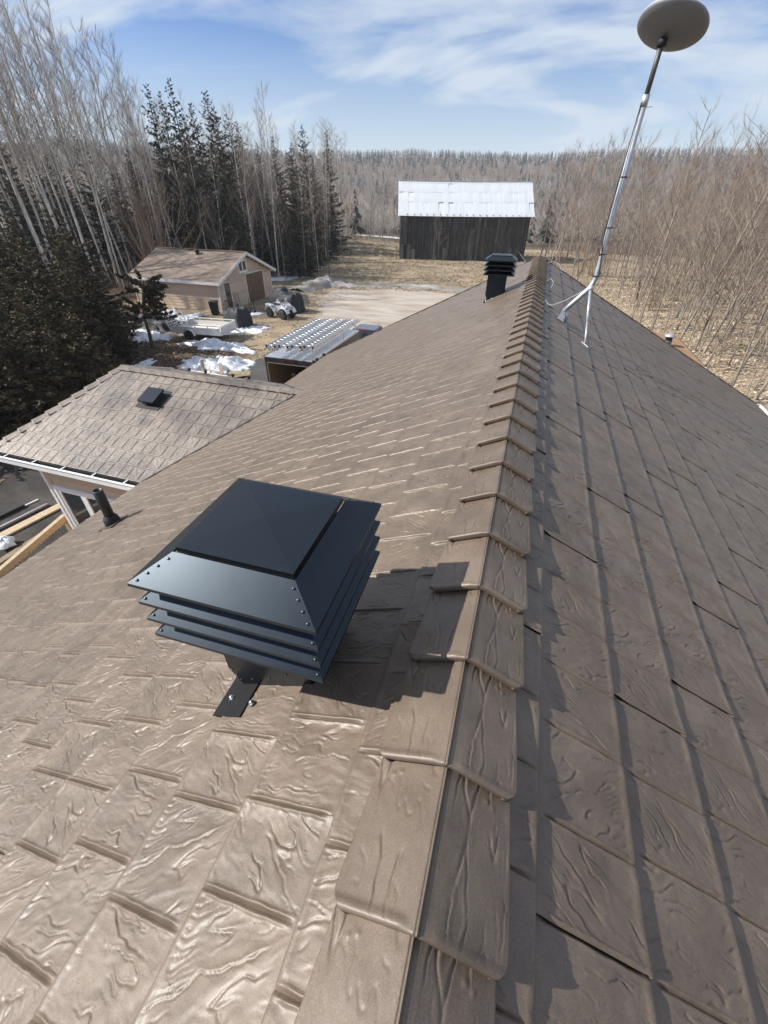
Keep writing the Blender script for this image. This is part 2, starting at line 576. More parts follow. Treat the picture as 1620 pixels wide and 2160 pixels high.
GRASSM = foliage('dry_grass_blades', [(0.22, 0.165, 0.108), (0.34, 0.27, 0.185), (0.47, 0.39, 0.285)], scale=0.35)


def ground_material():
    m = NT('ground_cover')
    g = m.n('ShaderNodeNewGeometry')
    pos = g.outputs['Position']
    big = m.noise(pos, 0.12, 5, 0.6)
    mid = m.noise(pos, 0.9, 6, 0.65)
    fin = m.noise(pos, 6.0, 6, 0.7)
    grass = m.ramp(fin, [(0.25, (0.18, 0.13, 0.083)), (0.5, (0.34, 0.262, 0.172)), (0.75, (0.52, 0.425, 0.30))])
    litter = m.ramp(fin, [(0.25, (0.055, 0.040, 0.028)), (0.5, (0.115, 0.082, 0.055)), (0.78, (0.22, 0.155, 0.10))])
    earth = m.ramp(fin, [(0.3, (0.10, 0.075, 0.052)), (0.7, (0.23, 0.175, 0.125))])
    e = m.ramp(mid, [(0.48, (0, 0, 0)), (0.66, (0.75, 0.75, 0.75))])
    gr = m.mix(e, grass, earth)
    at = m.n('ShaderNodeAttribute', attribute_name='woods')
    add = m.n('ShaderNodeMath', {0: at.outputs['Fac'], 1: m.n('ShaderNodeMath', {0: mid, 1: 0.6}, operation='MULTIPLY')}, operation='ADD')
    mk = m.ramp(add, [(0.55, (0, 0, 0)), (0.95, (1, 1, 1))])
    c = m.mix(mk, gr, litter)
    bm = m.ramp(big, [(0.3, (0.8, 0.8, 0.8)), (0.7, (1.15, 1.15, 1.15))])
    c = m.mix(1.0, c, bm, 'MULTIPLY')
    m.set(Base_Color=c, Roughness=0.95)
    m.b.inputs['Specular IOR Level'].default_value = 0.1
    m.bump(fin, 0.7, 0.08)
    MATS['ground'] = m.m
    return m.m


def gravel_material(name, a, b, c, sc_=7.0):
    m = NT(name)
    g = m.n('ShaderNodeNewGeometry'); pos = g.outputs['Position']
    mp = m.n('ShaderNodeMapping', {'Vector': pos}); mp.inputs['Rotation'].default_value = (0, 0, R(25)); mp.inputs['Scale'].default_value = (0.3, 1.0, 1)
    tr = m.noise(mp, 0.7, 6, 0.65, 0.6)
    fn = m.noise(pos, sc_ * 3, 5, 0.7)
    base = m.ramp(tr, [(0.3, a), (0.5, b), (0.72, c)])
    fr = m.ramp(fn, [(0.3, (0.72, 0.72, 0.72)), (0.7, (1.2, 1.2, 1.2))])
    x = m.mix(1.0, base, fr, 'MULTIPLY')
    m.set(Base_Color=x, Roughness=0.95)
    m.b.inputs['Specular IOR Level'].default_value = 0.15
    m.bump(fn, 0.6, 0.03)
    MATS[name] = m.m
    return m.m


GROUND = ground_material()
GRAVEL = gravel_material('pale_gravel', (0.27, 0.22, 0.175), (0.40, 0.345, 0.285), (0.52, 0.465, 0.40))
DRIVE = gravel_material('dark_driveway', (0.060, 0.055, 0.052), (0.095, 0.088, 0.082), (0.14, 0.125, 0.11))
SOIL = gravel_material('dark_soil', (0.03, 0.027, 0.024), (0.055, 0.05, 0.045), (0.10, 0.09, 0.08))
RUBBLE = gravel_material('dirty_rubble', (0.13, 0.11, 0.09), (0.27, 0.245, 0.215), (0.48, 0.46, 0.44))
SNOW = NT('old_snow')
_p = SNOW.n('ShaderNodeNewGeometry').outputs['Position']
_a = SNOW.noise(_p, 1.6, 6, 0.65)
_b = SNOW.noise(_p, 9.0, 5, 0.65)
SNOW.set(Base_Color=SNOW.mix(SNOW.ramp(_b, [(0.62, (0, 0, 0)), (0.75, (0.6, 0.6, 0.6))]), SNOW.ramp(_a, [(0.3, (0.62, 0.63, 0.65)), (0.6, (0.82, 0.83, 0.84))]), (0.34, 0.29, 0.24)), Roughness=0.6)
SNOW.bump(_b, 0.6, 0.06)
SNOW = SNOW.m

# ------------------------------------------------------------------ terrain


def gh(x, y):
    x = np.asarray(x, float); y = np.asarray(y, float)
    d = np.hypot(x, y)
    far = sstep(45, 80, d)
    h = far * (0.35 * fbm(x / 14, y / 14, 3, 3)) - 0.1 * far
    h = h + 2.0 * np.exp(-(((x + 36) / 13) ** 2 + ((y - 90) / 11) ** 2))
    h = h + 1.6 * sstep(30, 70, -x) * sstep(5, 40, y + 20)
    h = h - 6.0 * sstep(98, 230, d)
    h = h + 64 * sstep(250, 900, d) * (1 + 0.10 * pn(x / 260, y / 260, 9) + 0.02 * pn(x / 90, y / 90, 19))
    flat = np.exp(-(((x + 12) / 9) ** 2 + ((y - 79) / 7) ** 2))
    return h * (1 - 0.95 * flat)


def woods_mask(x, y):
    x = np.asarray(x, float); y = np.asarray(y, float)
    d = np.hypot(x, y)
    edge = np.where(y < 24, -15.5, np.where(y < 31, -24.0, np.where(y < 48, -34.5, -30 - 0.25 * (y - 48))))
    w = sstep(-1.5, 3.0, edge - x)
    w = np.maximum(w, sstep(98, 116, d))
    return w


def build_ground():
    rings = [0.0]
    r = 3.0
    while r < 1400:
        rings.append(r); r *= 1.052
    ns = 200
    V = [(0, 0, 0)]
    ang = np.arange(ns) / ns * 2 * np.pi
    for r in rings[1:]:
        x = r * np.cos(ang); y = r * np.sin(ang)
        V.extend(zip(x, y, gh(x, y)))
    F = []
    for j in range(ns): F.append((0, 1 + j, 1 + (j + 1) % ns))
    V = np.array(V)
    me = bpy.data.meshes.new('ground')
    for i in range(len(rings) - 2):
        a = 1 + i * ns; b = a + ns
        F.extend([(a + j, b + j, b + (j + 1) % ns, a + (j + 1) % ns) for j in range(ns)])
    me.from_pydata(V.tolist(), [], F)
    me.polygons.foreach_set('use_smooth', [True] * len(F))
    at = me.attributes.new('woods', 'FLOAT', 'POINT')
    at.data.foreach_set('value', woods_mask(V[:, 0], V[:, 1]).astype(np.float32))
    me.materials.append(GROUND)
    o = link('ground', me)
    tag(o, 'tan and brown dry grass ground spreading to the wooded hills', None, None, 'structure')


build_ground()


def sheet(name, poly, z, mat, kind='structure', label=None, jag=0.35, seed=1):
    """irregular flat patch: outline subdivided and roughened"""
    P = []
    n = len(poly)
    for i in range(n):
        a = np.array(poly[i]); b = np.array(poly[(i + 1) % n])
        k = max(2, int(np.linalg.norm(b - a) / 0.6))
        for j in range(k): P.append(a + (b - a) * j / k)
    P = np.array(P)
    P[:, 0] += jag * 1.5 * fbm(P[:, 0] * 0.7, P[:, 1] * 0.7, seed, 3)
    P[:, 1] += jag * 1.5 * fbm(P[:, 0] * 0.7 + 9, P[:, 1] * 0.7, seed + 5, 3)
    bm = bmesh.new()
    vs_ = [bm.verts.new((x, y, float(gh(x, y)) + z)) for x, y in P]
    f = bm.faces.new(vs_)
    bmesh.ops.triangulate(bm, faces=[f])
    bmesh.ops.subdivide_edges(bm, edges=list(bm.edges), cuts=2, use_grid_fill=True)
    for v in bm.verts: v.co.z = float(gh(v.co.x, v.co.y)) + z
    bmesh.ops.recalc_face_normals(bm, faces=bm.faces)
    me = bpy.data.meshes.new(name); bm.to_mesh(me); bm.free()
    if me.polygons[0].normal.z < 0: me.flip_normals()
    me.materials.append(mat)
    o = link(name, me)
    tag(o, label, None, None, kind)
    return o


sheet('gravel_yard', [(-17.5, 36.5), (-20.5, 42), (-20, 46.5), (-14.5, 49.5), (-8, 48.6), (2, 47), (6, 40), (4, 22), (-5, 20), (-11.5, 23), (-15.2, 28)], 0.03, GRAVEL, label='pale gravel turning yard between shed and house', jag=1.1)
sheet('driveway', [(-15.8, 24.4), (-14.2, 19.6), (-15.6, 17.6), (-14.6, 11.5), (-5, 11.2), (-4, 25.5), (-9, 26.5)], 0.045, DRIVE, label='dark damp driveway under the cargo trailer', jag=0.6, seed=4)
sheet('soil_strip', [(-22, 2), (-17, 9.5), (-14.5, 9.2), (-10.0, 6.4), (-6, 6.2), (-6, -4), (-20, -5)], 0.02, SOIL, label='dark bare soil beside the low wing', jag=0.5, seed=8)

# ------------------------------------------------------------------ house roof
RZ, MS = 6.8, 0.497
CS = math.sqrt(1 + MS * MS)
YE = 13.48            # far gable
YB = -3.2             # behind the camera
V0, EX, NC = 0.28, 0.3285, 22
EU = (V0 + EX * (NC - 1)) / CS          # horizontal run to the eave
EZ = RZ - EU * MS
PW = [0.215, 0.268, 0.232, 0.256, 0.224, 0.262]
PX = np.concatenate([[0], np.cumsum(PW)])
PL = PX[-1]

house = empty('house', (0, 6, 0), 0, 'house with textured brown metal shingle roof and a low wing, camera on its ridge', 'house')
HI = Matrix.Translation((0, 6, 0)).inverted()


def hpart(o):
    """parent to the house keeping world placement"""
    o.parent = house
    o.matrix_parent_inverse = HI
    return o


def shingle_height(x, y, i, far=False):
    """relief of piece i; x in [0,w], y upslope from the lower edge"""
    w = PW[i]
    z = 0.0135 * (1 - np.clip(y / EX, 0, 1)) + 0.001
    gx = x + PX[i]
    th = (0.55, -0.5, 0.15, -0.25, 0.75, -0.05)[i]
    rx = gx * math.cos(th) - y * math.sin(th); ry = gx * math.sin(th) + y * math.cos(th)
    wx = rx + 0.020 * fbm(gx * 14, y * 14, 21 + i, 2); wy = ry
    ed = np.minimum(np.minimum(x, w - x) / 0.030, np.minimum(y / 0.022, (EX - y) / 0.04))
    em = sstep(0.0, 1.0, ed)
    bul = 0.0038 * fbm(wx * 11, wy * 5.0, 31 + i, 2)
    n1 = pn(wx * 19, wy * 4.2, 41 + i)
    mk1 = sstep(-0.25, 0.15, pn(gx * 9, y * 8, 51 + i))
    crease = -0.0036 * np.exp(-(n1 / 0.042) ** 2) * mk1 + 0.0015 * np.exp(-((n1 - 0.11) / 0.08) ** 2) * mk1
    n3 = pn(wx * 37 + 5, wy * 8.0, 57 + i)
    mk3 = sstep(0.0, 0.35, pn(gx * 12 + 4, y * 10, 58 + i))
    crease = crease - 0.0022 * np.exp(-(n3 / 0.06) ** 2) * mk3
    n2 = pn(wx * 60 + 3, wy * 26, 61 + i)
    fine = 0.0008 * n2
    z = z + em * (bul + crease + fine)
    # side groove with a raised lip on each side, softly rounded at the lower corners
    dx = np.minimum(x, w - x)
    top = sstep(0.0, 0.05, EX * 0.97 - y) * (0.35 + 0.65 * sstep(0.0, 0.05, y))
    wob = 0.0022 * pn(gx * 3, y * 22, 77 + i)
    if far:
        z = z - 0.0095 * np.exp(-(dx / 0.0065) ** 2) * top + 0.003 * np.exp(-((dx - 0.014) / 0.006) ** 2) * top
    z = z - 0.0065 * np.exp(-(dx / 0.0038) ** 2) * top
    z = z + 0.0042 * np.exp(-((dx - 0.0092 - wob) / 0.0046) ** 2) * top * (0.75 + 0.5 * pn(gx * 5, y * 15, 78))
    z = z + 0.0030 * np.exp(-((y - 0.010) / 0.012) ** 2)
    corner = np.clip(1 - np.hypot(np.clip(dx, 0, 1), y) / 0.035, 0, 1)
    z = z - 0.004 * corner
    if i == 0:
        z = z + (0.017 if far else 0.0125) * np.exp(-(x / 0.030)) * (dx == x)
    return z


def shingle_grid(i, xs, ys, far=False):
    """returns V,F of one piece incl. the turned-down lower and side edges"""
    w = PW[i]
    ys = np.asarray(ys); xs = np.asarray(xs)
    X, Y = np.meshgrid(xs, ys)
    Z = shingle_height(X, Y, i, far)
    V = np.stack([X, Y, Z], -1)
    ny, nx = X.shape
    # lower skirt
    lo = V[0].copy(); lo[:, 1] += 0.0025; lo[:, 2] = -0.009
    lo2 = V[0].copy(); lo2[:, 1] -= 0.0016; lo2[:, 2] -= 0.0022
    rows = [lo, lo2] + [V[k] for k in range(ny)]
    G = np.array(rows)
    ny += 2
    if i == 0:                # free edge of the panel overlaps its neighbour: turned down a little
        sk = G[:, 0].copy(); sk[:, 0] -= 0.0006; sk[:, 2] -= 0.0012
        G = np.concatenate([sk[:, None, :], G], 1); nx += 1
    idx = np.arange(ny * nx).reshape(ny, nx)
    F = np.stack([idx[:-1, :-1], idx[:-1, 1:], idx[1:, 1:], idx[1:, :-1]], -1).reshape(-1, 4)
    return G.reshape(-1, 3), F


def edge_xs(w, mid):
    e = [0, 0.004, 0.009, 0.0155, 0.024]
    return np.array(e + list(np.linspace(0.036, w - 0.036, mid)) + [w - q for q in reversed(e)])


SH_HI, SH_LO, SH_MID = [], [], []
for i, w in enumerate(PW):
    xs = np.unique(np.concatenate([edge_xs(w, 4), np.linspace(0, w, int(w / 0.0034))]))
    ys = np.concatenate([[0, 0.004, 0.009], np.linspace(0.015, EX + 0.012, 92)])
    V, F = shingle_grid(i, xs, ys)
    SH_HI.append(np_mesh('shingle_near', V, F, ROOF, True))
    xm = np.unique(np.concatenate([edge_xs(w, 4), np.linspace(0, w, int(w / 0.008))]))
    V, F = shingle_grid(i, xm, np.concatenate([[0, 0.006], np.linspace(0.02, EX + 0.012, 34)]))
    SH_MID.append((V, F))
    V, F = shingle_grid(i, edge_xs(w, 5), np.array([0, 0.008, 0.03, 0.08, 0.14, 0.2, 0.26, EX + 0.012]), True)
    SH_LO.append((V, F))
SH_MED = []
for i, w in enumerate(PW):
    SH_MED.append(shingle_grid(i, np.unique(np.concatenate([edge_xs(w, 4), np.linspace(0, w, 18)])), np.concatenate([[0, 0.006], np.linspace(0.02, EX + 0.012, 17)])))
SH_MIDM = [np_mesh('shingle_mid', V, F, ROOF, True) for V, F in SH_MID]
SH_WING = [np_mesh('shingle_wing', V, F, ROOFW, True) for V, F in SH_MID]


def lay_shingles(parent_name, P0, XA, YA, NA, u0, u1, v0, nc, joints, deck, mat, planes=(), near=300, wing=False, umin=None):
    """courses of panels on one slope. P0: ridge point at u=0; XA along the course, YA upslope, NA normal; planes: (point, outward normal)"""
    XA, YA, NA = (np.array(a, float) for a in (XA, YA, NA))
    P0 = np.array(P0, float)
    par = deck
    items = []
    rnd = random.Random(len(joints) * 13 + int(abs(u1) * 10))
    for k in range(nc):
        off = joints.get(k, rnd.uniform(0, PL))
        m0 = math.floor((u0 - off) / PL)
        u = off + m0 * PL
        while u < u1:
            for i in range(6):
                a, b = u + PX[i], u + PX[i + 1]
                if b > u0 and a < u1:
                    org = P0 + XA * a - YA * (v0 + EX * k)
                    c = org + XA * PW[i] / 2 + YA * EX / 2
                    corners = [org, org + XA * PW[i], org + YA * EX, org + XA * PW[i] + YA * EX]
                    out = False; cut = []
                    for (pp, nn) in planes:
                        sd = [float(np.dot(q - pp, nn)) for q in corners]
                        if min(sd) > -0.01: out = True
                        elif max(sd) > 0.0: cut.append((pp, nn))
                    if out: continue
                    px, py, z = project(c)
                    seen = z > 0.1 and -60 < px < 1680 and -60 < py < 2230
                    if not seen and any(1 for q in corners if (lambda t: t[2] > 0.1 and 0 < t[0] < 1620 and 0 < t[1] < 2160)(project(q))): seen = True
                    items.append((float(np.linalg.norm(c - CAM)) if seen else 1e6, i, org, cut))
            u += PL
    items.sort(key=lambda t: t[0])
    SV, SF, nb = [], [], 0
    for q, (dist, i, org, cut) in enumerate(items):
        M4 = Matrix(((XA[0], YA[0], NA[0], org[0]), (XA[1], YA[1], NA[1], org[1]), (XA[2], YA[2], NA[2], org[2]), (0, 0, 0, 1)))
        if q < near and dist < 1e5:
            if wing: me = SH_WING[i]
            else: me = SH_HI[i] if dist < 3.2 else SH_MIDM[i]
            if cut:
                bm = bmesh.new(); bm.from_mesh(me)
                iv = M4.inverted()
                for pp, nn in cut:
                    lp = iv @ Vector(pp); ln = (iv.to_3x3() @ Vector(nn)).normalized()
                    bmesh.ops.bisect_plane(bm, geom=list(bm.verts) + list(bm.edges) + list(bm.faces), plane_co=lp, plane_no=ln, clear_outer=True)
                me = bpy.data.meshes.new('shingle_cut'); bm.to_mesh(me); bm.free()
                me.materials.append(ROOFW if wing else ROOF)
                if len(me.polygons) == 0: continue
            o = bpy.data.objects.new('shingle', me)
            COL.objects.link(o)
            o.parent = par
            o.matrix_local = M4
        else:
            V, F = SH_MED[i] if (not wing and np.linalg.norm(org - CAM) < 3.8 and org[1] > -1.2) else SH_LO[i]
            W = org + V[:, 0:1] * XA + V[:, 1:2] * YA + V[:, 2:3] * NA
            if cut:
                for pp, nn in cut:
                    s = (W - pp) @ np.array(nn)
                    W = W - np.where(s > 0, s, 0)[:, None] * np.array(nn)
            SV.append(W); SF.append(F + nb); nb += len(V)
    if SV:
        me = np_mesh('shingle_field', np.concatenate(SV), np.concatenate(SF), mat, True)
        o = bpy.data.objects.new('shingle_field', me)
        COL.objects.link(o); o.parent = par
        tag(o, None, None, None, 'stuff')


def roof_deck(sx):
    mb = MB()
    t = 0.03
    n = Vector((sx * MS, 0, 1)).normalized()
    a = Vector((0, YB, RZ)); b = Vector((0, YE, RZ)); c = Vector((sx * EU, YE, EZ)); d = Vector((sx * EU, YB, EZ))
    off = -n * 0.004
    mb.prism([a + off, b + off, c + off, d + off], (-n) * t)
    return hpart(mb.build('roof_slope', DECK))


deckL = roof_deck(-1)
deckR = roof_deck(1)
tag(deckL, 'sunlit shingled roof slope carrying the louvred vents')
tag(deckR, 'raking-lit shingled roof slope carrying the dish mast')
HP = HI.inverted()
pe = (np.array((0, YE - 0.004, 0)), np.array((0, 1, 0)))
pb = (np.array((0, YB, 0)), np.array((0, -1, 0)))
jr = {1: 0.302, 2: 1.043, 3: 1.295, 4: 0.518, 5: 0.926, 0: 1.1}
jl = {1: -0.33, 2: -0.51, 3: -0.82}
lay_shingles('L', (0, 0, RZ), (0, -1, 0), (1 / CS, 0, MS / CS), (-MS / CS, 0, 1 / CS), -YE, -YB, V0, NC, jl, deckL, ROOF, [pe, pb, (np.array((-0.012, 0, 0)), np.array((1, 0, 0)))])
lay_shingles('R', (0, 0, RZ), (0, 1, 0), (-1 / CS, 0, MS / CS), (MS / CS, 0, 1 / CS), YB, YE, V0, NC, jr, deckR, ROOF, [pe, pb, (np.array((0.012, 0, 0)), np.array((-1, 0, 0)))])

# ridge caps -------------------------------------------------------------
S_CAP, Y_CAP, HW = 0.32, 0.154, 0.216


def cap_mesh(name, var, ms=MS, mat=ROOF, nu=60, nv=90, hw=HW, ln=0.352):
    c = math.sqrt(1 + ms * ms)
    us = np.unique(np.concatenate([np.linspace(-hw, hw, 2 * nu + 1), [-0.007, -0.0035, 0, 0.0035, 0.007, -hw + 0.003, hw - 0.003, -hw + 0.008, hw - 0.008]]))
    vs_ = np.concatenate([[0, 0.003, 0.008, 0.014], np.linspace(0.022, ln, nv)])
    rows = []
    rc = 0.045

    def surf(u, v):
        au = np.abs(u)
        lift = 0.046 - 0.030 * np.clip(v / ln, 0, 1)
        sg = np.where(u < 0, 0, 50)
        wx = u + 0.012 * fbm(u * 16, v * 12 + sg, 71 + var, 2)
        n1 = np.where(u < 0, pn(wx * 13, v * 2.6 + 3, 81 + var), pn(wx * 15 + 7, v * 3.4, 91 + var))
        mk = sstep(-0.3, 0.1, pn(u * 14 + 2, v * 9 + sg, 99 + var))
        em = sstep(0.012, 0.05, au) * sstep(0.0, 0.03, hw - au) * sstep(0.0, 0.03, v)
        h = lift + em * (np.where(u < 0, -0.0036, -0.0024) * mk * np.exp(-(n1 / 0.035) ** 2) + 0.0013 * mk * np.exp(-((n1 - 0.10) / 0.06) ** 2) + 0.0030 * fbm(u * 9, v * 7 + sg, 95 + var, 2))
        h = h - 0.0045 * np.exp(-((au - 0.0035) / 0.0022) ** 2) + 0.004 * np.exp(-(au / 0.0025) ** 2)
        h = h + 0.006 * np.exp(-((v - 0.012) / 0.010) ** 2) * sstep(0.01, 0.05, au)
        n5 = pn(wx * 30 + 11, v * 9 + sg, 103 + var)
        h = h - em * 0.0016 * np.exp(-(n5 / 0.06) ** 2) * sstep(0.05, 0.35, pn(u * 11 + 8, v * 7 + sg, 107 + var))
        h = h + 0.0025 * np.exp(-(((au - 0.125) / 0.006) ** 2 + ((v - 0.300) / 0.006) ** 2)) + 0.0025 * np.exp(-(((au - 0.145) / 0.005) ** 2 + ((v - 0.292) / 0.005) ** 2))
        # rounded edge
        h = h - 0.006 * np.clip(1 - (hw - au) / 0.006, 0, 1) ** 2 - 0.004 * np.clip(1 - v / 0.004, 0, 1) ** 2
        return h

    def shrink(u, v):
        # round the two front corners
        lim = np.where(v < rc, hw - rc + np.sqrt(np.maximum(rc * rc - (rc - v) ** 2, 0)), hw) * (1.0 - 0.10 * np.clip(v / ln, 0, 1))
        return u / hw * lim
    G = []
    for v in vs_:
        uu = shrink(us, v)
        h = surf(uu, np.full_like(uu, v))
        au = np.abs(uu)
        x = uu / c
        z = -au * ms / c + h * c
        G.append(np.stack([x, np.full_like(uu, v), z], -1))
    G = np.array(G)
    dn = G[0].copy(); dn[:, 2] -= 0.023; dn[:, 1] += 0.006
    G = np.concatenate([dn[None], G], 0)
    lft = G[:, 0].copy(); lft[:, 2] -= 0.016; lft[:, 0] += 0.001
    rgt = G[:, -1].copy(); rgt[:, 2] -= 0.016; rgt[:, 0] -= 0.001
    G = np.concatenate([lft[:, None], G, rgt[:, None]], 1)
    ny, nx, _ = G.shape
    idx = np.arange(ny * nx).reshape(ny, nx)
    F = np.stack([idx[:-1, :-1], idx[:-1, 1:], idx[1:, 1:], idx[1:, :-1]], -1).reshape(-1, 4)
    me = np_mesh(name, G.reshape(-1, 3), F, mat, True)
    return me


CAPS = [cap_mesh('ridge_cap', 0), cap_mesh('ridge_cap', 0), cap_mesh('ridge_cap', 3)]
mb = MB()
mb.prism([(-0.24 / CS, YB, RZ - 0.24 * MS / CS + 0.006), (0, YB, RZ + 0.012), (0.24 / CS, YB, RZ - 0.24 * MS / CS + 0.006), (0, YB, RZ - 0.02)], (0, YE - YB, 0))
ridge = hpart(mb.build('ridge', DECK))
k = -9
while Y_CAP + k * S_CAP < YE - 0.2:
    o = bpy.data.objects.new('ridge_cap', CAPS[0 if k % 3 else 2] if k > 6 else CAPS[0])
    COL.objects.link(o); o.parent = ridge
    j = random.Random(k)
    o.location = (j.uniform(-0.002, 0.002), Y_CAP + k * S_CAP, RZ + 0.010)
    o.rotation_euler = (0, j.uniform(-0.006, 0.006), j.uniform(-0.008, 0.008))
    k += 1
# ridge end closure, rake trims, eave fascia
for sx in (-1, 1):
    mb = MB()
    n = Vector((sx * MS, 0, 1)).normalized()
    a = Vector((0, YE + 0.012, RZ)) + n * 0.022; b = Vector((sx * (EU + 0.02), YE + 0.012, EZ - 0.01)) + n * 0.022
    mb.beam(a, b, 0.03, 0.02, up=n)
    mb.beam(a - n * 0.09 + Vector((0, 0.006, 0)), b - n * 0.09 + Vector((0, 0.006, 0)), 0.02, 0.16, up=n)
    hpart(mb.build('rake_trim', TRIM))
    mb = MB()
    mb.mm((sx * (EU - 0.02), YB, EZ - 0.16), (sx * (EU + 0.004), YE, EZ - 0.012))
    mb.mm((sx * (EU - 0.004), YB, EZ - 0.010), (sx * (EU + 0.022), YE, EZ + 0.004))
    hpart(mb.build('fascia', WHITE))
    mb = MB()
    mb.mm((sx * (EU - 0.5), YB, EZ - 0.19), (sx * (EU - 0.022), YE - 0.05, EZ - 0.165))
    hpart(mb.build('soffit', WHITE))
    mb = MB()
    mb.mm((sx * (EU - 0.62), YB, -0.2), (sx * (EU - 0.5), YE - 0.45, EZ - 0.17))
    hpart(mb.build('wall', SIDING))
mb = MB()
xg = EU - 0.51
mb.prism([(-xg, YE - 0.52, -0.2), (xg, YE - 0.52, -0.2), (xg, YE - 0.52, EZ - 0.1), (0, YE - 0.52, RZ - 0.2), (-xg, YE - 0.52, EZ - 0.1)], (0, 0.06, 0))
hpart(mb.build('gable_wall', SIDING))
# white gutter along the right eave
mb = MB()
g0 = EU + 0.026
mb.mm((g0, YB, EZ - 0.115), (g0 + 0.012, YE + 0.02, EZ - 0.006))
mb.mm((g0 + 0.012, YB, EZ - 0.115), (g0 + 0.1, YE + 0.02, EZ - 0.105))
mb.mm((g0 + 0.1, YB, EZ - 0.115), (g0 + 0.116, YE + 0.02, EZ - 0.01))
gut = hpart(mb.build('gutter', WHITE))
hanger = MB().mm((0.0, -0.012, -0.02), (0.104, 0.012, -0.008)).mesh('gutter_hanger', WHITE)
for q in range(14):
    o = link('gutter_hanger', hanger, gut)
    o.location = (g0 + 0.006, YE - 0.3 - q * 0.6, EZ - 0.0)

# ------------------------------------------------------------------ wing of the house
WY0, WZ0, WY1, WZ1 = 4.90, 3.61, 7.67, 4.66          # front eave, ridge
WXR, WXE = -9.14, -10.42                              # ridge end, end eave
mw = (WZ1 - WZ0) / (WY1 - WY0)
cw = math.sqrt(1 + mw * mw)
WYB = 2 * WY1 - WY0
XR = (WZ1 - RZ) / MS                                  # where the wing ridge meets the main slope
wingdeck = MB()
rA = Vector((WXR, WY1, WZ1)); rB = Vector((XR + 0.3, WY1, WZ1))
fA = Vector((WXE, WY0, WZ0)); fB = Vector((-5.9, WY0, WZ0))
bA = Vector((WXE, WYB, WZ0)); bB = Vector((-5.9, WYB, WZ0))
dz = Vector((0, 0, -0.012)); th = Vector((0, 0, -0.06))
wingdeck.add([p + dz for p in (rA, rB, fA, fB, bA, bB)] + [p + dz + th for p in (rA, rB, fA, fB, bA, bB)],
             [(2, 3, 1, 0), (0, 1, 5, 4), (2, 0, 4), (8, 6, 7, 9), (6, 10, 11, 7), (8, 10, 6), (2, 8, 9, 3), (4, 5, 11, 10), (2, 4, 10, 8)])
wroof = hpart(wingdeck.build('wing_roof', DECK))
hipn = (rA - fA).cross(Vector((0, -mw, 1))).normalized()        # in the front plane, across the hip line
hipn = -hipn if hipn.x > 0 else hipn
vn = Vector((MS, 0, -1)).normalized()                            # hidden below the main slope
pl_hip = (np.array(fA), np.array(hipn))
pl_ridge_f = (np.array((0, WY1 - 0.01, 0)), np.array((0, 1, 0)))
pl_main = (np.array((0, 0, RZ - 0.09)), np.array(vn))
nw = 9
lay_shingles('W', (0, WY1, WZ1), (1, 0, 0), (0, 1 / cw, mw / cw), (0, -mw / cw, 1 / cw), WXE, -3.9, math.hypot(WY1 - WY0, WZ1 - WZ0) - EX * (nw - 1) + 0.012, nw, {}, wroof, ROOFW, [pl_hip, pl_main, pl_ridge_f], near=300, wing=True)
# end face of the hip
me_ = (WZ1 - WZ0) / (WXR - WXE); ce = math.sqrt(1 + me_ * me_)
h1 = (rA - fA).cross(Vector((-me_, 0, 1))).normalized(); h1 = h1 if h1.y < 0 else -h1
h2 = (rA - bA).cross(Vector((-me_, 0, 1))).normalized(); h2 = h2 if h2.y > 0 else -h2
lay_shingles('E', (WXR, 0, WZ1), (0, -1, 0), (1 / ce, 0, me_ / ce), (-me_ / ce, 0, 1 / ce), -WYB, -WY0, math.hypot(WXR - WXE, WZ1 - WZ0) - EX * 4 + 0.012, 5, {}, wroof, ROOFW, [(np.array(fA), np.array(h1)), (np.array(bA), np.array(h2))], near=300, wing=True)
# back slope, seen only at a grazing angle
lay_shingles('B', (0, WY1, WZ1), (-1, 0, 0), (0, -1 / cw, mw / cw), (0, mw / cw, 1 / cw), 3.9, -WXE, math.hypot(WY1 - WY0, WZ1 - WZ0) - EX * (nw - 1) + 0.012, nw, {}, wroof, ROOFW, [(np.array(bA), np.array(((rA - bA).cross(Vector((0, mw, 1))).normalized()) * (-1 if ((rA - bA).cross(Vector((0, mw, 1)))).x > 0 else 1))), pl_main], near=0, wing=True)
# hip and ridge caps of the wing
WCAP = cap_mesh('hip_cap', 5, 0.34, ROOFW, 9, 9, 0.15, 0.34)
wr = MB().beam(rA + Vector((0, 0, -0.03)), rB + Vector((0, 0, -0.03)), 0.05, 0.03).build('wing_ridge', DECK)
hpart(wr)


def cap_row(par, a, b, name, gap=0.30):
    a = Vector(a); b = Vector(b); d = b - a
    n = int(d.length / gap)
    y = d.normalized(); x = y.cross(Vector((0, 0, 1))).normalized(); z = x.cross(y)
    for i in range(n):
        p = a + d * (i / n)
        o = link(name, WCAP, par)
        o.matrix_local = Matrix(((x.x, y.x, z.x, p.x), (x.y, y.y, z.y, p.y), (x.z, y.z, z.z, p.z + 0.012), (0, 0, 0, 1)))


cap_row(wr, rA, Vector((XR + 0.12, WY1, WZ1)), 'ridge_cap')
hp = MB().beam(fA + Vector((0, 0, -0.03)), rA + Vector((0, 0, -0.03)), 0.05, 0.03).beam(bA + Vector((0, 0, -0.03)), rA + Vector((0, 0, -0.03)), 0.05, 0.03).build('hip', DECK)
hpart(hp)
cap_row(hp, fA, rA, 'hip_cap')
cap_row(hp, bA, rA, 'hip_cap')
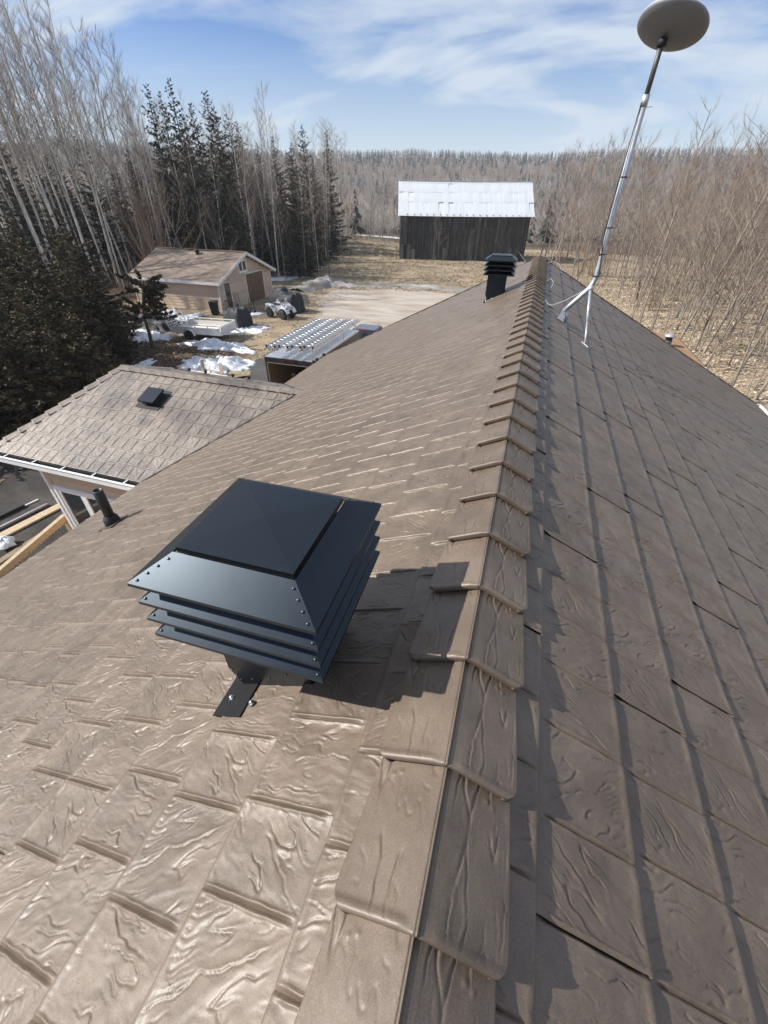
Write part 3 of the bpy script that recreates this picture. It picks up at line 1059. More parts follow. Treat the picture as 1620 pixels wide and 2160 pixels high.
# valley flashing
XV = (WZ0 - RZ) / MS
va = Vector((XV, WY0, WZ0 + 0.02)); vb = Vector((XR, WY1, WZ1 + 0.02)); vc = Vector((XV, WYB, WZ0 + 0.02))
mb = MB().beam(va, vb, 0.035, 0.012).beam(vb, vc, 0.035, 0.012)
hpart(mb.build('valley_flashing', MATTEBLACK))
# gutter on the wing front: white outside, dark wet leaves inside
gx0, gx1 = WXE - 0.02, XV + 0.02
mb = MB()
mb.mm((gx0, WY0 - 0.155, WZ0 - 0.14), (gx1, WY0 - 0.13, WZ0 - 0.005))
mb.mm((gx0, WY0 - 0.13, WZ0 - 0.14), (gx1, WY0 - 0.035, WZ0 - 0.125))
mb.mm((gx0, WY0 - 0.17, WZ0 - 0.012), (gx1, WY0 - 0.125, WZ0 - 0.004))
g2 = hpart(mb.build('gutter', WHITE))
mb = MB().mm((gx0 + 0.01, WY0 - 0.128, WZ0 - 0.122), (gx1, WY0 - 0.037, WZ0 - 0.085))
link('gutter_muck', mb.mesh('gutter_muck', MATTEBLACK), g2)
mb = MB().mm((gx0, WY0 - 0.033, WZ0 - 0.15), (gx1, WY0 - 0.005, WZ0 - 0.02))
hpart(mb.build('fascia', MATTEBLACK))
hm = MB().mm((-0.014, -0.13, -0.010), (0.014, 0.02, -0.002)).mesh('gutter_hanger', WHITE)
for q in range(5):
    o = link('gutter_hanger', hm, g2); o.location = (WXE + 0.55 + q * 0.78, WY0 - 0.02, WZ0 - 0.002)
# wing walls, lap siding, window
WX, WYW = -9.45, 5.05
mb = MB().mm((WX + 0.02, WYW + 0.02, -0.2), (-5.6, WYW + 0.1, WZ0 - 0.12)).mm((WX + 0.02, WYW + 0.1, -0.2), (WX + 0.1, WYB - 0.2, WZ0 - 0.12)).mm((WX, WYB - 0.2, -0.2), (-5.6, WYB - 0.1, WZ0 - 0.12))
ww = hpart(mb.build('wing_wall', SIDING))
mb = MB().mm((WXE + 0.02, WY0 - 0.005, WZ0 - 0.155), (-5.6, WYW + 0.02, WZ0 - 0.13)).mm((WXE + 0.02, WYW + 0.02, WZ0 - 0.155), (WX + 0.01, WYB, WZ0 - 0.13))
hpart(mb.build('soffit', WHITE))
WINX0, WINX1, WINZ0, WINZ1 = -9.22, -7.02, 1.35, 2.80
bd = 0.19
zz = 0.0
while zz < WZ0 - 0.16:
    z1 = min(zz + bd, WZ0 - 0.157)
    segs = [(WX + 0.05, -5.6)]
    if z1 > WINZ0 - 0.08 and zz < WINZ1 + 0.08: segs = [(WX + 0.05, WINX0 - 0.08), (WINX1 + 0.08, -5.6)]
    for a, b in segs:
        if b - a < 0.03: continue
        m2 = MB().prism([(a, WYW + 0.02, zz), (a, WYW - 0.012, zz), (a, WYW + 0.004, z1 - 0.002), (a, WYW + 0.02, z1 - 0.002)], (b - a, 0, 0))
        link('siding_board', m2.mesh('siding_board', SIDING), ww)
    zz += bd
mb = MB().mm((WX - 0.02, WYW - 0.022, -0.1), (WX + 0.048, WYW + 0.06, WZ0 - 0.157))
link('corner_trim', mb.mesh('corner_trim', WHITE), ww)
win = MB()
for a, b in (((WINX0 - 0.07, WINZ0 - 0.07), (WINX0, WINZ1 + 0.07)), ((WINX1, WINZ0 - 0.07), (WINX1 + 0.07, WINZ1 + 0.07)), ((WINX0, WINZ1), (WINX1, WINZ1 + 0.07)), ((WINX0, WINZ0 - 0.07), (WINX1, WINZ0))):
    win.mm((a[0], WYW - 0.045, a[1]), (b[0], WYW + 0.02, b[1]))
win = hpart(win.build('window', WHITE))
nx = 3
pwid = (WINX1 - WINX0) / nx
for i in range(nx):
    a = WINX0 + i * pwid
    fr = MB()
    for s0, s1, t0, t1 in ((a, a + 0.075, WINZ0, WINZ1), (a + pwid - 0.075, a + pwid, WINZ0, WINZ1), (a + 0.075, a + pwid - 0.075, WINZ1 - 0.075, WINZ1), (a + 0.075, a + pwid - 0.075, WINZ0, WINZ0 + 0.075)):
        fr.mm((s0 + 0.001, WYW - 0.03, t0 + 0.001), (s1 - 0.001, WYW + 0.01, t1 - 0.001))
    link('window_frame', fr.mesh('window_frame', WHITE), win)
    link('window_pane', MB().mm((a + 0.07, WYW - 0.005, WINZ0 + 0.07), (a + pwid - 0.07, WYW + 0.005, WINZ1 - 0.07)).mesh('window_pane', GLASS), win)

# small black fittings along the eaves
fit = MB()
for j in range(8):
    a = 2 * math.pi * j / 8
    fit.beam((0, 0, 0.05), (0.055 * math.cos(a), 0.055 * math.sin(a), 0.055 + 0.02 * (j % 2)), 0.022, 0.022)
fit.lathe([(0.012, -0.05), (0.03, 0.0), (0.045, 0.03), (0.03, 0.07), (0.012, 0.085)], n=10)
fm = fit.mesh('eave_light', MATTEBLACK)
for (x, y, z_) in ((-EU - 0.02, 13.3, EZ + 0.02), (-EU - 0.02, 12.75, EZ + 0.02), (-EU - 0.02, 12.5, EZ + 0.02), (-EU - 0.02, 11.1, EZ + 0.02), (-9.73, WYB + 0.02, WZ0 + 0.02), (-9.13, WYB + 0.02, WZ0 + 0.02), (-8.16, WYB + 0.02, WZ0 + 0.02), (-7.6, WYB + 0.02, WZ0 + 0.02)):
    o = link('eave_light', fm); o.location = (x, y, z_); hpart(o)

# ------------------------------------------------------------------ louvred roof vents


def roof_z(x): return RZ - abs(x) * MS


def roof_vent(cx, cy, rz, dzv, label):
    root = empty('roof_vent', (cx, cy, roof_z(cx)), rz, label, 'roof vent', 'tall louvred vents on the roof')
    zb = roof_z(cx)

    def Z(z): return z + dzv - zb
    # cover plate, slightly peaked by two diagonal breaks
    m2 = MB()
    h = 0.188; zt = Z(7.178)
    V = [(-h, -h, zt), (h, -h, zt), (h, h, zt), (-h, h, zt), (0, 0, zt + 0.013), (-h, -h, zt - 0.020), (h, -h, zt - 0.020), (h, h, zt - 0.020), (-h, h, zt - 0.020)]
    m2.add(V, [(0, 1, 4), (1, 2, 4), (2, 3, 4), (3, 0, 4), (0, 5, 6, 1), (1, 6, 7, 2), (2, 7, 8, 3), (3, 8, 5, 0), (5, 8, 7, 6)])
    m2.build('cover_plate', BLACKP, root, fix=False)
    m2 = MB().mm((-0.172, -0.172, Z(7.10)), (0.172, 0.172, zt - 0.021))
    m2.build('neck', MATTEBLACK, root)

    def tray(zo, ho, zi, hi, lip, name):
        q = MB()
        q.ring_frustum((0, 0), ho, zo, hi, zi)
        q.ring_frustum((0, 0), ho, zo - lip, ho, zo)
        q.ring_frustum((0, 0), ho - 0.012, zo - lip, ho, zo - lip)
        q.ring_frustum((0, 0), hi - 0.004, zi - 0.004, ho - 0.012, zo - lip)
        q.ring_frustum((0, 0), hi, zi, hi - 0.004, zi - 0.004)
        return q.build(name, BLACKP, root, fix=True)
    hood = tray(Z(7.103), 0.295, Z(7.165), 0.196, 0.013, 'hood')
    screw = MB().lathe([(0.0042, 0), (0.0042, 0.0018), (0.003, 0.0034), (0.001, 0.0036)], n=8)
    sm = screw.mesh('rivet', RIVET)
    sl_ = (7.165 - 7.103) / (0.295 - 0.196)
    for cxn, cyn in ((1, -1), (1, 1), (-1, -1), (-1, 1)):
        for j in range(4):
            t = 0.06 + j * 0.25
            hh = 0.288 - t * 0.09
            # on the +-y faces, just inside the hip line
            px, py = cxn * (hh - 0.016), cyn * hh
            o = link('rivet', sm, hood)
            o.location = (px, py, Z(7.103) + (0.295 - hh) * sl_ + 0.0005)
            o.rotation_euler = (cyn * -math.atan(sl_), 0, 0)
    lou = None
    for z_ in (7.022, 6.945, 6.868):
        lv = tray(Z(z_), 0.292, Z(z_ + 0.050), 0.215, 0.012, 'louvre')
        for cxn, cyn in ((1, -1), (1, 1), (-1, -1), (-1, 1)):
            o = link('rivet', sm, lv); o.location = (cxn * 0.272, cyn * 0.281, Z(z_) + 0.0075); o.rotation_euler = (cyn * -math.atan(0.65), 0, 0)
    MB().mm((-0.19, -0.19, Z(6.86)), (0.19, 0.19, Z(7.09))).build('core', MATTEBLACK, root)
    # pedestal: plumb box above, collar square to the roof below
    hb = 0.152
    n = Vector((-MS, 0, 1)).normalized()

    def rz_(x): return -x * -MS     # local roof height relative to the centre: rises with +x
    front = []
    Lx, Rx = -0.205, 0.155
    kz = 0.145
    lb = Vector((Lx + 0.060, 0, rz_(Lx + 0.060) - 0.01)); lm = Vector((Lx, 0, rz_(Lx) + kz)); rb = Vector((Rx + 0.02, 0, rz_(Rx + 0.02) - 0.01)); rm = Vector((Rx, 0, rz_(Rx) + kz * 0.45))
    top = Z(6.875)
    prof = [lb, rb, rm, Vector((Rx, 0, top)), Vector((Lx, 0, top)), lm]
    m2 = MB().prism([p + Vector((0, -hb, 0)) for p in prof], (0, 2 * hb, 0))
    ped = m2.build('pedestal', BLACKP, root, bevel=0.003)
    for (sx, sz) in ((-0.10, 0.06), (-0.02, 0.06), (0.06, 0.08), (-0.185, 0.13), (-0.170, 0.095), (-0.155, 0.06)):
        o = link('rivet', sm, ped); o.location = (sx, -hb - 0.001, rz_(sx) + sz); o.rotation_euler = (R(90), 0, 0)
    # fixing strap and flange lying on the slope
    ux = Vector((1, 0, MS)).normalized(); uy = Vector((0, 1, 0))
    m2 = MB()
    m2.beam(ux * -0.155 + uy * -0.29 + n * 0.019, ux * -0.155 + uy * 0.02 + n * 0.019, 0.150, 0.004, up=n)
    m2.build('fixing_strap', STRAP, root)
    bolt = MB().lathe([(0.013, 0), (0.013, 0.003), (0.0085, 0.0032), (0.0085, 0.011), (0.005, 0.013)], n=6).mesh('bolt', ZINC)
    for a, b in ((-0.18, -0.215), (-0.055, -0.235)):
        o = link('bolt', bolt, root); p = ux * a + uy * b + n * 0.021
        o.location = p; o.rotation_euler = (0, -math.atan(MS), 0)
    return root


roof_vent(-0.690, 0.862, R(1.6), 0.0, 'large black louvred roof vent in the foreground beside the ridge caps')
roof_vent(-0.705, 9.50, R(2.0), -0.012, 'distant black louvred roof vent near the far end of the ridge')

# black plumbing pipe
pr_ = empty('vent_pipe', (-4.93, 3.11, roof_z(4.93)), 0, 'black plastic plumbing pipe standing on the roof near the wing', 'vent pipe')
m2 = MB()
m2.lathe([(0.062, 0.02), (0.062, 0.56), (0.050, 0.565), (0.050, 0.20), (0.004, 0.19)], n=20)
m2.build('pipe', PIPEBLK, pr_)
nL = Vector((-MS, 0, 1)).normalized()
m2 = MB().lathe([(0.105, -0.06), (0.100, 0.09), (0.090, 0.105), (0.088, 0.125), (0.072, 0.135), (0.070, 0.155), (0.0635, 0.160)], n=20)
m2.build('boot', RUBBER, pr_)
m2 = MB().beam(Vector((1, 0, MS)).normalized() * -0.16 + nL * 0.017, Vector((1, 0, MS)).normalized() * 0.18 + nL * 0.017, 0.30, 0.004, up=nL)
m2.build('flashing', TRIM, pr_)

# box vent on the wing
bv = empty('box_vent', (-7.58, 6.86, WZ0 + (6.86 - WY0) * mw), 0, 'small black box vent on the wing roof', 'roof vent')
nf = Vector((0, -mw, 1)).normalized(); uf = Vector((0, 1, mw)).normalized(); xf = Vector((1, 0, 0))
Mf = Matrix((xf, uf, nf)).transposed()
m2 = MB().box(nf * 0.075, (0.34, 0.36, 0.12), M=Mf)
m2.build('body', BLACKP, bv, bevel=0.006)
m2 = MB().box(nf * 0.145, (0.42, 0.44, 0.02), M=Mf).box(nf * 0.13 + uf * -0.215, (0.42, 0.012, 0.04), M=Mf).box(nf * 0.13 + xf * 0.205, (0.012, 0.42, 0.04), M=Mf)
m2.build('lid', BLACKP, bv, bevel=0.003)
m2 = MB().box(nf * 0.016, (0.62, 0.60, 0.004), M=Mf)
m2.build('flashing', MATTEBLACK, bv)
for j in range(7):
    m2 = MB().box(nf * 0.075 + xf * 0.172 + uf * (-0.14 + 0.046 * j), (0.008, 0.022, 0.10), M=Mf)
    m2.build('slat', DARKPIPE, bv)

# ------------------------------------------------------------------ dish on its mast
dm = empty('satellite_dish', (0.44, 7.17, RZ - 0.44 * MS), 0, 'round satellite dish seen from below on a bent galvanised mast', 'satellite dish')
O = Vector(dm.location)
nR = Vector((MS, 0, 1)).normalized(); uR = Vector((-1, 0, MS)).normalized()
A0 = Vector((0.475, 7.17, 6.695)); A1 = Vector((0.70, 7.21, 6.955)); A3 = Vector((0.79, 7.22, 7.16)); TOP = Vector((0.785, 7.22, 9.40)); J = Vector((0.778, 7.22, 8.97))
pts = [A0, A0.lerp(A1, 0.5), A0.lerp(A1, 0.85)]
for t in np.linspace(0, 1, 7)[1:-1]:
    pts.append(A0.lerp(A1, 0.85) * (1 - t) ** 2 + Vector((0.775, 7.22, 7.01)) * 2 * t * (1 - t) + A3 * t * t)
pts += [A3, Vector((0.778, 7.22, 8.0)), J]
MB().tube([p - O for p in pts], 0.033, 16).build('mast', GALV, dm)
MB().tube([J - O - Vector((0, 0, 0.1)), J - O], 0.039, 16).build('mast_sleeve', GALV, dm)
MB().tube([J - O, TOP - O], 0.027, 14).build('mast_top', DARKPIPE, dm)
MB().beam(Vector((0.785, 7.2, 8.86)) - O, Vector((0.87, 7.18, 8.865)) - O, 0.008, 0.008).tube([Vector((0.74, 7.2, 8.86)) - O, Vector((0.78, 7.2, 8.86)) - O], 0.006, 6).build('clamp_bolt', ZINC, dm)
tie = MB().lathe([(0.0395, -0.006), (0.0405, 0.006)], n=14)
tie.beam((0.03, -0.01, 0), (0.075, -0.02, 0.0), 0.006, 0.004)
tm_ = tie.mesh('cable_tie', MATTEBLACK)
for z_, rr_ in ((8.24, 0.1), (7.72, 0.6), (7.42, 0.9), (7.16, 0.3)):
    o = link('cable_tie', tm_, dm); o.location = Vector((0.783, 7.22, z_)) - O; o.rotation_euler = (0, 0, rr_)
MB().beam(Vector((0.76, 7.2, 7.40)) - O, Vector((0.70, 7.17, 7.50)) - O, 0.006, 0.004).build('tie_tail', MATTEBLACK, dm)
cb = [Vector((0.745, 7.195, 8.9)), Vector((0.730, 7.18, 8.1)), Vector((0.738, 7.185, 7.6)), Vector((0.815, 7.185, 7.2)), Vector((0.78, 7.19, 7.05)), Vector((0.70, 7.18, 6.93)), Vector((0.56, 7.15, 6.78)), Vector((0.50, 7.12, 6.73)), Vector((0.52, 7.0, 6.57))]
MB().tube([p - O for p in cb], 0.006, 6).build('cable', MATTEBLACK, dm)
# foot: folded bracket and round pivot plate
fo = Vector((0.44, 7.17, RZ - 0.44 * MS))
m2 = MB()
yv = Vector((0, 1, 0))
cr = []
for t in np.linspace(0, 1, 12):
    a = math.pi * t
    cr.append(yv * (-0.105 * math.cos(a)) * (1 - 0.25 * math.sin(a)) + nR * (0.02 + 0.11 * math.sin(a)))
dR = -uR
prof = [p + dR * 0.04 for p in cr]
m2.prism(prof, dR * 0.006)
for i in range(len(cr) - 1):
    p, q = cr[i], cr[i + 1]
    m2.add([p + dR * 0.04, q + dR * 0.04, q - dR * 0.05, p - dR * 0.05], [(0, 1, 2, 3)])
m2.beam(yv * -0.15 + nR * 0.02, yv * -0.08 + nR * 0.02, 0.11, 0.005, up=nR)
m2.beam(yv * 0.08 + nR * 0.02, yv * 0.15 + nR * 0.02, 0.11, 0.005, up=nR)
m2.build('foot', GALV, dm)
Mr = Matrix((yv, nR, dR)).transposed()
MB().lathe([(0.062, 0.047), (0.062, 0.052), (0.012, 0.054)], nR * 0.07, 20, Mr).build('pivot_plate', ZINC, dm)
for a, b in ((0.0, 0.10), (-0.045, 0.05), (0.045, 0.05)):
    o = link('bolt', bpy.data.meshes['bolt'], dm); o.location = yv * a + nR * b + dR * 0.052; o.rotation_euler = dR.to_track_quat('Z', 'Y').to_euler()
# brace
S0 = Vector((0.755, 7.17, 7.00)); S1 = Vector((0.81, 6.53, 6.425))
MB().tube([S0 - O, S0.lerp(S1, 0.6) - O], 0.0195, 10).tube([S0.lerp(S1, 0.58) - O, S1 - O], 0.0145, 10).build('brace', GALV, dm)
MB().beam(S1 - O + Vector((-0.04, 0.03, 0.015)), S1 - O + Vector((0.05, -0.05, -0.03)), 0.035, 0.006, up=nR).build('brace_foot', GALV, dm)
MB().tube([S0 - O + Vector((-0.03, 0, 0.0)), S0 - O + Vector((0.03, 0, 0.02))], 0.034, 10).build('brace_clamp', GALV, dm)
# dish
nD = Vector((0.19, 0.31, 0.93)).normalized()
Md = nD.to_track_quat('Z', 'Y').to_matrix()
DC = Vector((0.835, 7.24, 9.475))
RD = 0.352
dd = MB().lathe([(0.05, -0.060), (0.10, -0.057), (0.19, -0.045), (0.28, -0.024), (RD - 0.012, 0.0), (RD, 0.012), (RD, 0.026), (RD - 0.006, 0.030)], DC - O, 56, Md).build('dish', DISHM, dm)
link('dish_face', MB().lathe([(RD - 0.003, 0.0302), (RD - 0.004, 0.036), (0.01, 0.040)], DC - O, 56, Md).mesh('dish_face', DISHW), dd)
link('dish_socket', MB().lathe([(0.05, -0.02), (0.045, 0.035), (0.03, 0.05)], Vector((0.787, 7.22, 9.36)) - O, 16).mesh('dish_socket', MATTEBLACK), dd)
# white cable running off the roof to the mast
wc = [Vector((0.20, 7.62, 6.755)), Vector((0.24, 7.50, 6.72)), Vector((0.30, 7.42, 6.715)), Vector((0.45, 7.33, 6.80)), Vector((0.62, 7.26, 6.92)), Vector((0.78, 7.22, 7.06))]
tag(MB().tube(wc, 0.0045, 6).build('cable', CABLEW), 'thin white cable from the ridge caps to the mast bend', 'cable')
for (y, a) in ((9.6, 0.0), (12.6, 0.3)):
    lp = [Vector((0.20, y, 6.755)), Vector((0.26 + a * 0.2, y + 0.02, 6.80)), Vector((0.33 + a * 0.5, y - 0.12, 6.76)), Vector((0.30 + a * 0.9, y - 0.35, 6.69 - a * 0.28))]
    tag(MB().tube(lp, 0.004, 6).build('cable_end', CABLEW), 'short white cable loop poking from the ridge beyond the mast' if y < 10 else 'white cable tail over the roof near the gable peak', 'cable')

# ------------------------------------------------------------------ garden shed (garage)
shed = empty('garage', (-25.15, 37.05, 0), 0, 'tan lap-sided garage with brown shingle roof and white trim', 'garage')
SX0, SX1, SY0, SY1, SH, SPK = -34.0, -25.15, 32.8, 41.3, 2.30, 3.98
SO = Vector(shed.location)


def sp(mb, name, mat, par=shed, **k):
    me = mb.mesh(name, mat, **k)
    me.transform(Matrix.Translation(-SO))
    return link(name, me, par)


SYM = (SY0 + SY1) / 2
mb = MB().mm((SX0 + 0.03, SY0 + 0.03, -0.3), (SX1 - 0.03, SY1 - 0.03, SH - 0.05))
mb.prism([(SX0 + 0.05, SY0 + 0.05, SH - 0.06), (SX0 + 0.05, SY1 - 0.05, SH - 0.06), (SX0 + 0.05, SYM, SPK - 0.1)], (SX1 - SX0 - 0.1, 0, 0))
swall = sp(mb, 'wall', SIDING2)
# lap boards: long side and gable side
bh = 0.235
z = 0.0
while z < SPK - 0.2:
    z1 = z + bh - 0.004
    if z1 < SH + 0.02:
        m2 = MB().prism([(SX0, SY0 + 0.03, z), (SX0, SY0 - 0.016, z), (SX0, SY0 + 0.006, z1), (SX0, SY0 + 0.03, z1)], (SX1 - SX0, 0, 0))
        sp(m2, 'siding_board', SIDING2, swall)
    y0, y1 = SY0, SY1
    if z1 > SH:
        t = (z1 - SH) / (SPK - SH); hw_ = (SY1 - SY0) / 2 * (1 - t); y0, y1 = SYM - hw_, SYM + hw_
    segs = [(y0, y1)]
    holes = [(33.55, 34.5, -0.1, 2.12), (36.95, 39.95, -0.1, 2.42), (36.1, 37.4, 2.56, 3.5)]
    for (h0, h1_, hz0, hz1) in holes:
        if z1 > hz0 and z < hz1:
            ns_ = []
            for a, b in segs:
                if h1_ <= a or h0 >= b: ns_.append((a, b)); continue
                if h0 > a: ns_.append((a, h0))
                if h1_ < b: ns_.append((h1_, b))
            segs = ns_
    for a, b in segs:
        if b - a > 0.05:
            m2 = MB().prism([(SX1 - 0.03, a, z), (SX1 + 0.016, a, z), (SX1 - 0.006, a, z1), (SX1 - 0.03, a, z1)], (0, b - a, 0))
            sp(m2, 'siding_board', SIDING2, swall)
    z += bh
for (x, y) in ((SX1, SY0), (SX1, SY1), (SX0, SY0)):
    sp(MB().mm((x - 0.05, y - 0.04, -0.1), (x + 0.03, y + 0.04, SH + 0.05)), 'corner_trim', TRAILW, swall)
# roof with overhangs
ov, rk = 0.35, 0.45
ms_ = (SPK - SH) / (SYM - SY0)
ye0, ye1 = SY0 - ov, SY1 + ov
ze = SH - ov * ms_ + 0.10
zr = SPK + 0.10


def slope_panel(name, y_e, mat):
    a = Vector((SX0 - 0.3, y_e, ze)); b = Vector((SX1 + rk, y_e, ze)); c = Vector((SX1 + rk, SYM, zr)); d = Vector((SX0 - 0.3, SYM, zr))
    me = bpy.data.meshes.new(name)
    th_ = Vector((0, 0, -0.08))
    P = [a, b, c, d, a + th_, b + th_, c + th_, d + th_]
    F = [(0, 1, 2, 3), (7, 6, 5, 4), (0, 4, 5, 1), (1, 5, 6, 2), (3, 2, 6, 7), (0, 3, 7, 4)]
    if y_e > SYM: F = [tuple(reversed(f)) for f in F]
    me.from_pydata([tuple(p - SO) for p in P], [], F)
    uv = me.uv_layers.new(name='UVMap')
    sl = (c - b).length
    for poly in me.polygons:
        for li in poly.loop_indices:
            v = me.loops[li].vertex_index % 4
            x = P[v].x
            uv.data[li].uv = (x, 0 if v < 2 else sl)
    me.materials.append(mat)
    return link(name, me, shed)


sr = slope_panel('roof', ye0, ASPH)
slope_panel('roof', ye1, ASPH)
sp(MB().beam((SX0 - 0.31, SYM, zr + 0.015), (SX1 + rk + 0.01, SYM, zr + 0.015), 0.3, 0.03), 'ridge_strip', ASPHB)
# fascia and barge boards in pale paint
sp(MB().mm((SX0 - 0.3, ye0 - 0.03, ze - 0.20), (SX1 + rk, ye0 - 0.002, ze + 0.02)), 'fascia', TRAILW)
sp(MB().mm((SX0 - 0.3, ye1 + 0.002, ze - 0.20), (SX1 + rk, ye1 + 0.03, ze + 0.02)), 'fascia', TRAILW)
for y_e in (ye0 - 0.03, ye1 + 0.03):
    sp(MB().beam((SX1 + rk + 0.017, y_e, ze - 0.09), (SX1 + rk + 0.017, SYM, zr - 0.09 + (0.03 * ms_)), 0.03, 0.22), 'barge_board', TRAILW)
    sp(MB().beam((SX1 + rk * 0.5, y_e, ze - 0.11), (SX1 + rk * 0.5, SYM, zr - 0.11), rk - 0.02, 0.02), 'soffit', TRAILW)
# roof ventilator
sp(MB().lathe([(0.13, 0), (0.13, 0.18), (0.21, 0.20), (0.21, 0.34), (0.15, 0.40), (0.03, 0.42)], (-29.3, SYM - 0.7, zr - 0.32), 14), 'ventilator', MATTEBLACK)
# man door
dr = sp(MB().mm((SX1 - 0.02, 33.62, 0), (SX1 + 0.012, 34.42, 2.05)), 'door', DOORB)
fr = MB()
for a, b in (((33.55, 0), (33.62, 2.12)), ((34.42, 0), (34.5, 2.12)), ((33.62, 2.05), (34.42, 2.12))):
    fr.mm((SX1 - 0.03, a[0], a[1]), (SX1 + 0.035, b[0], b[1]))
sp(fr, 'door_frame', TRAILW, dr)
sp(MB().mm((SX1 + 0.006, 33.74, 1.10), (SX1 + 0.02, 34.30, 1.90)), 'door_pane', GLASS, dr)
sp(MB().lathe([(0.02, 0), (0.035, 0.03), (0.03, 0.06)], (SX1 + 0.012, 34.36, 1.0), 8, Matrix.Rotation(R(90), 3, 'Y')), 'door_handle', CHROME, dr)
# sectional overhead door, panels standing proud
od = sp(MB().mm((SX1 - 0.06, 37.03, 0), (SX1 - 0.02, 39.87, 2.34)), 'overhead_door', DOORB)
for r_ in range(5):
    for c_ in range(4):
        y0 = 37.05 + c_ * 0.705; z0 = 0.02 + r_ * 0.463
        sp(MB().prism([(SX1 - 0.02, y0 + 0.05, z0 + 0.05), (SX1 - 0.02, y0 + 0.655, z0 + 0.05), (SX1 - 0.02, y0 + 0.655, z0 + 0.41), (SX1 - 0.02, y0 + 0.05, z0 + 0.41)], (0.025, 0, 0)), 'door_panel', DOORB, od)
fr = MB()
for a, b in (((36.95, 0), (37.03, 2.42)), ((39.87, 0), (39.95, 2.42)), ((37.03, 2.34), (39.87, 2.42))):
    fr.mm((SX1 - 0.06, a[0], a[1]), (SX1 + 0.035, b[0], b[1]))
sp(fr, 'door_frame', TRAILW, od)
# loft window with two panes
wn_ = MB()
for a, b in (((36.1, 2.56), (36.22, 3.5)), ((37.28, 2.56), (37.4, 3.5)), ((36.22, 3.38), (37.28, 3.5)), ((36.22, 2.56), (37.28, 2.68)), ((36.68, 2.68), (36.82, 3.38))):
    wn_.mm((SX1 - 0.03, a[0], a[1]), (SX1 + 0.04, b[0], b[1]))
wn_ = sp(wn_, 'window', WHITE)
sp(MB().mm((SX1 - 0.02, 36.05, 2.50), (SX1 + 0.07, 37.45, 2.558)), 'window_sill', WHITE, wn_)
for a in (36.22, 36.82):
    sp(MB().mm((SX1 - 0.02, a, 2.68), (SX1 + 0.008, a + 0.46, 3.38)), 'window_pane', GLASS, wn_)

# ------------------------------------------------------------------ barn
BA = np.array([-21.68, 75.86]); BB = np.array([-2.40, 81.82])
bL = float(np.linalg.norm(BB - BA)); bux = (BB - BA) / bL
bz0 = float(gh(-12, 79))
barn = empty('barn', (BA[0], BA[1], 0.0), math.atan2(bux[1], bux[0]), 'old weathered dark plank barn with pale sheet metal roof', 'barn')


def barnboard():
    m = NT('weathered_barn_board')
    co = m.coord('Object', (1, 1, 0.12), True)
    n = m.noise(co, 5, 6, 0.7)
    c = m.ramp(n, [(0.32, (0.022, 0.022, 0.018)), (0.52, (0.066, 0.063, 0.052)), (0.74, (0.24, 0.228, 0.195))])
    oi = m.n('ShaderNodeObjectInfo')
    rr = m.ramp(oi.outputs['Random'], [(0, (0.55,) * 3), (0.8, (1.15,) * 3), (1, (2.0, 1.95, 1.85))])
    c = m.mix(1.0, c, rr, 'MULTIPLY')
    m.set(Base_Color=c, Roughness=0.9)
    m.bump(n, 0.5, 0.01)
    return m.m


def sheetmetal():
    m = NT('weathered_sheet_metal')
    co = m.coord('Object', (1, 1, 1), False)
    n = m.noise(co, 0.7, 6, 0.6)
    c = m.ramp(n, [(0.3, (0.62, 0.645, 0.65)), (0.7, (0.76, 0.775, 0.77))])
    oi = m.n('ShaderNodeObjectInfo')
    rr = m.ramp(oi.outputs['Random'], [(0, (0.96,) * 3), (1, (1.03,) * 3)])
    c = m.mix(1.0, c, rr, 'MULTIPLY')
    st = m.coord('Object', (3.0, 0.25, 1), True)
    sn = m.noise(st, 2.2, 4, 0.6)
    sm = m.ramp(sn, [(0.66, (0, 0, 0)), (0.78, (0.5, 0.5, 0.5))])
    c = m.mix(sm, c, (0.40, 0.36, 0.32))
    m.set(Base_Color=c, Roughness=0.5, Metallic=0.25)
    wv = m.n('ShaderNodeTexWave', {'Vector': co, 'Scale': 2.6, 'Distortion': 0.1}, bands_direction='X')
    m.bump(wv.outputs['Fac'], 0.35, 0.02)
    return m.m


BARN, SHEETM = barnboard(), sheetmetal()
BH, BD, BR = 6.2, 9.0, 10.15        # wall height, depth, ridge height
MB().mm((0.05, 0.10, -0.6), (bL - 0.05, BD, BH - 0.1)).prism([(0.06, 0.12, BH - 0.15), (0.06, BD, BH - 0.15), (0.06, BD / 2, BR - 0.25)], (bL - 0.12, 0, 0)).build('frame', MATTEBLACK, barn)
x = 0.0; rb = random.Random(3)
gaps = [(0.72, 1.02, 0.0, 2.05), (19.15, 19.6, 0.0, 1.4), (6.9, 7.55, 1.75, 2.0)]
while x < bL - 0.08:
    w = rb.uniform(0.20, 0.30)
    x1 = min(x + w, bL)
    z0 = rb.choice([0.0, 0.05, 0.1, 0.02, 0.25]) - 0.05; z1 = BH - 0.02
    for ga, gb, gz0, gz1 in gaps:
        if x1 > ga and x < gb and gz0 <= 0.0: z0 = gz1
    o = MB().mm((0, -0.014, 0), (x1 - x - rb.uniform(0.012, 0.03), 0.014, z1 - z0)).build('plank', BARN, barn)
    o.location = (x, 0.055 + rb.uniform(-0.012, 0.012), z0)
    o.rotation_euler = (rb.uniform(-0.002, 0.002), rb.uniform(-0.004, 0.004), 0)
    x = x1
y = 0.15
while y < BD - 0.1:                      # gable end seen at the right
    w = rb.uniform(0.22, 0.32)
    hz = BH + (BR - BH) * (1 - abs(y + w / 2 - BD / 2) / (BD / 2)) - 0.2
    o = MB().mm((-0.014, 0, 0), (0.014, w - 0.02, hz)).build('plank', BARN, barn)
    o.location = (bL - 0.03, y, 0); y += w
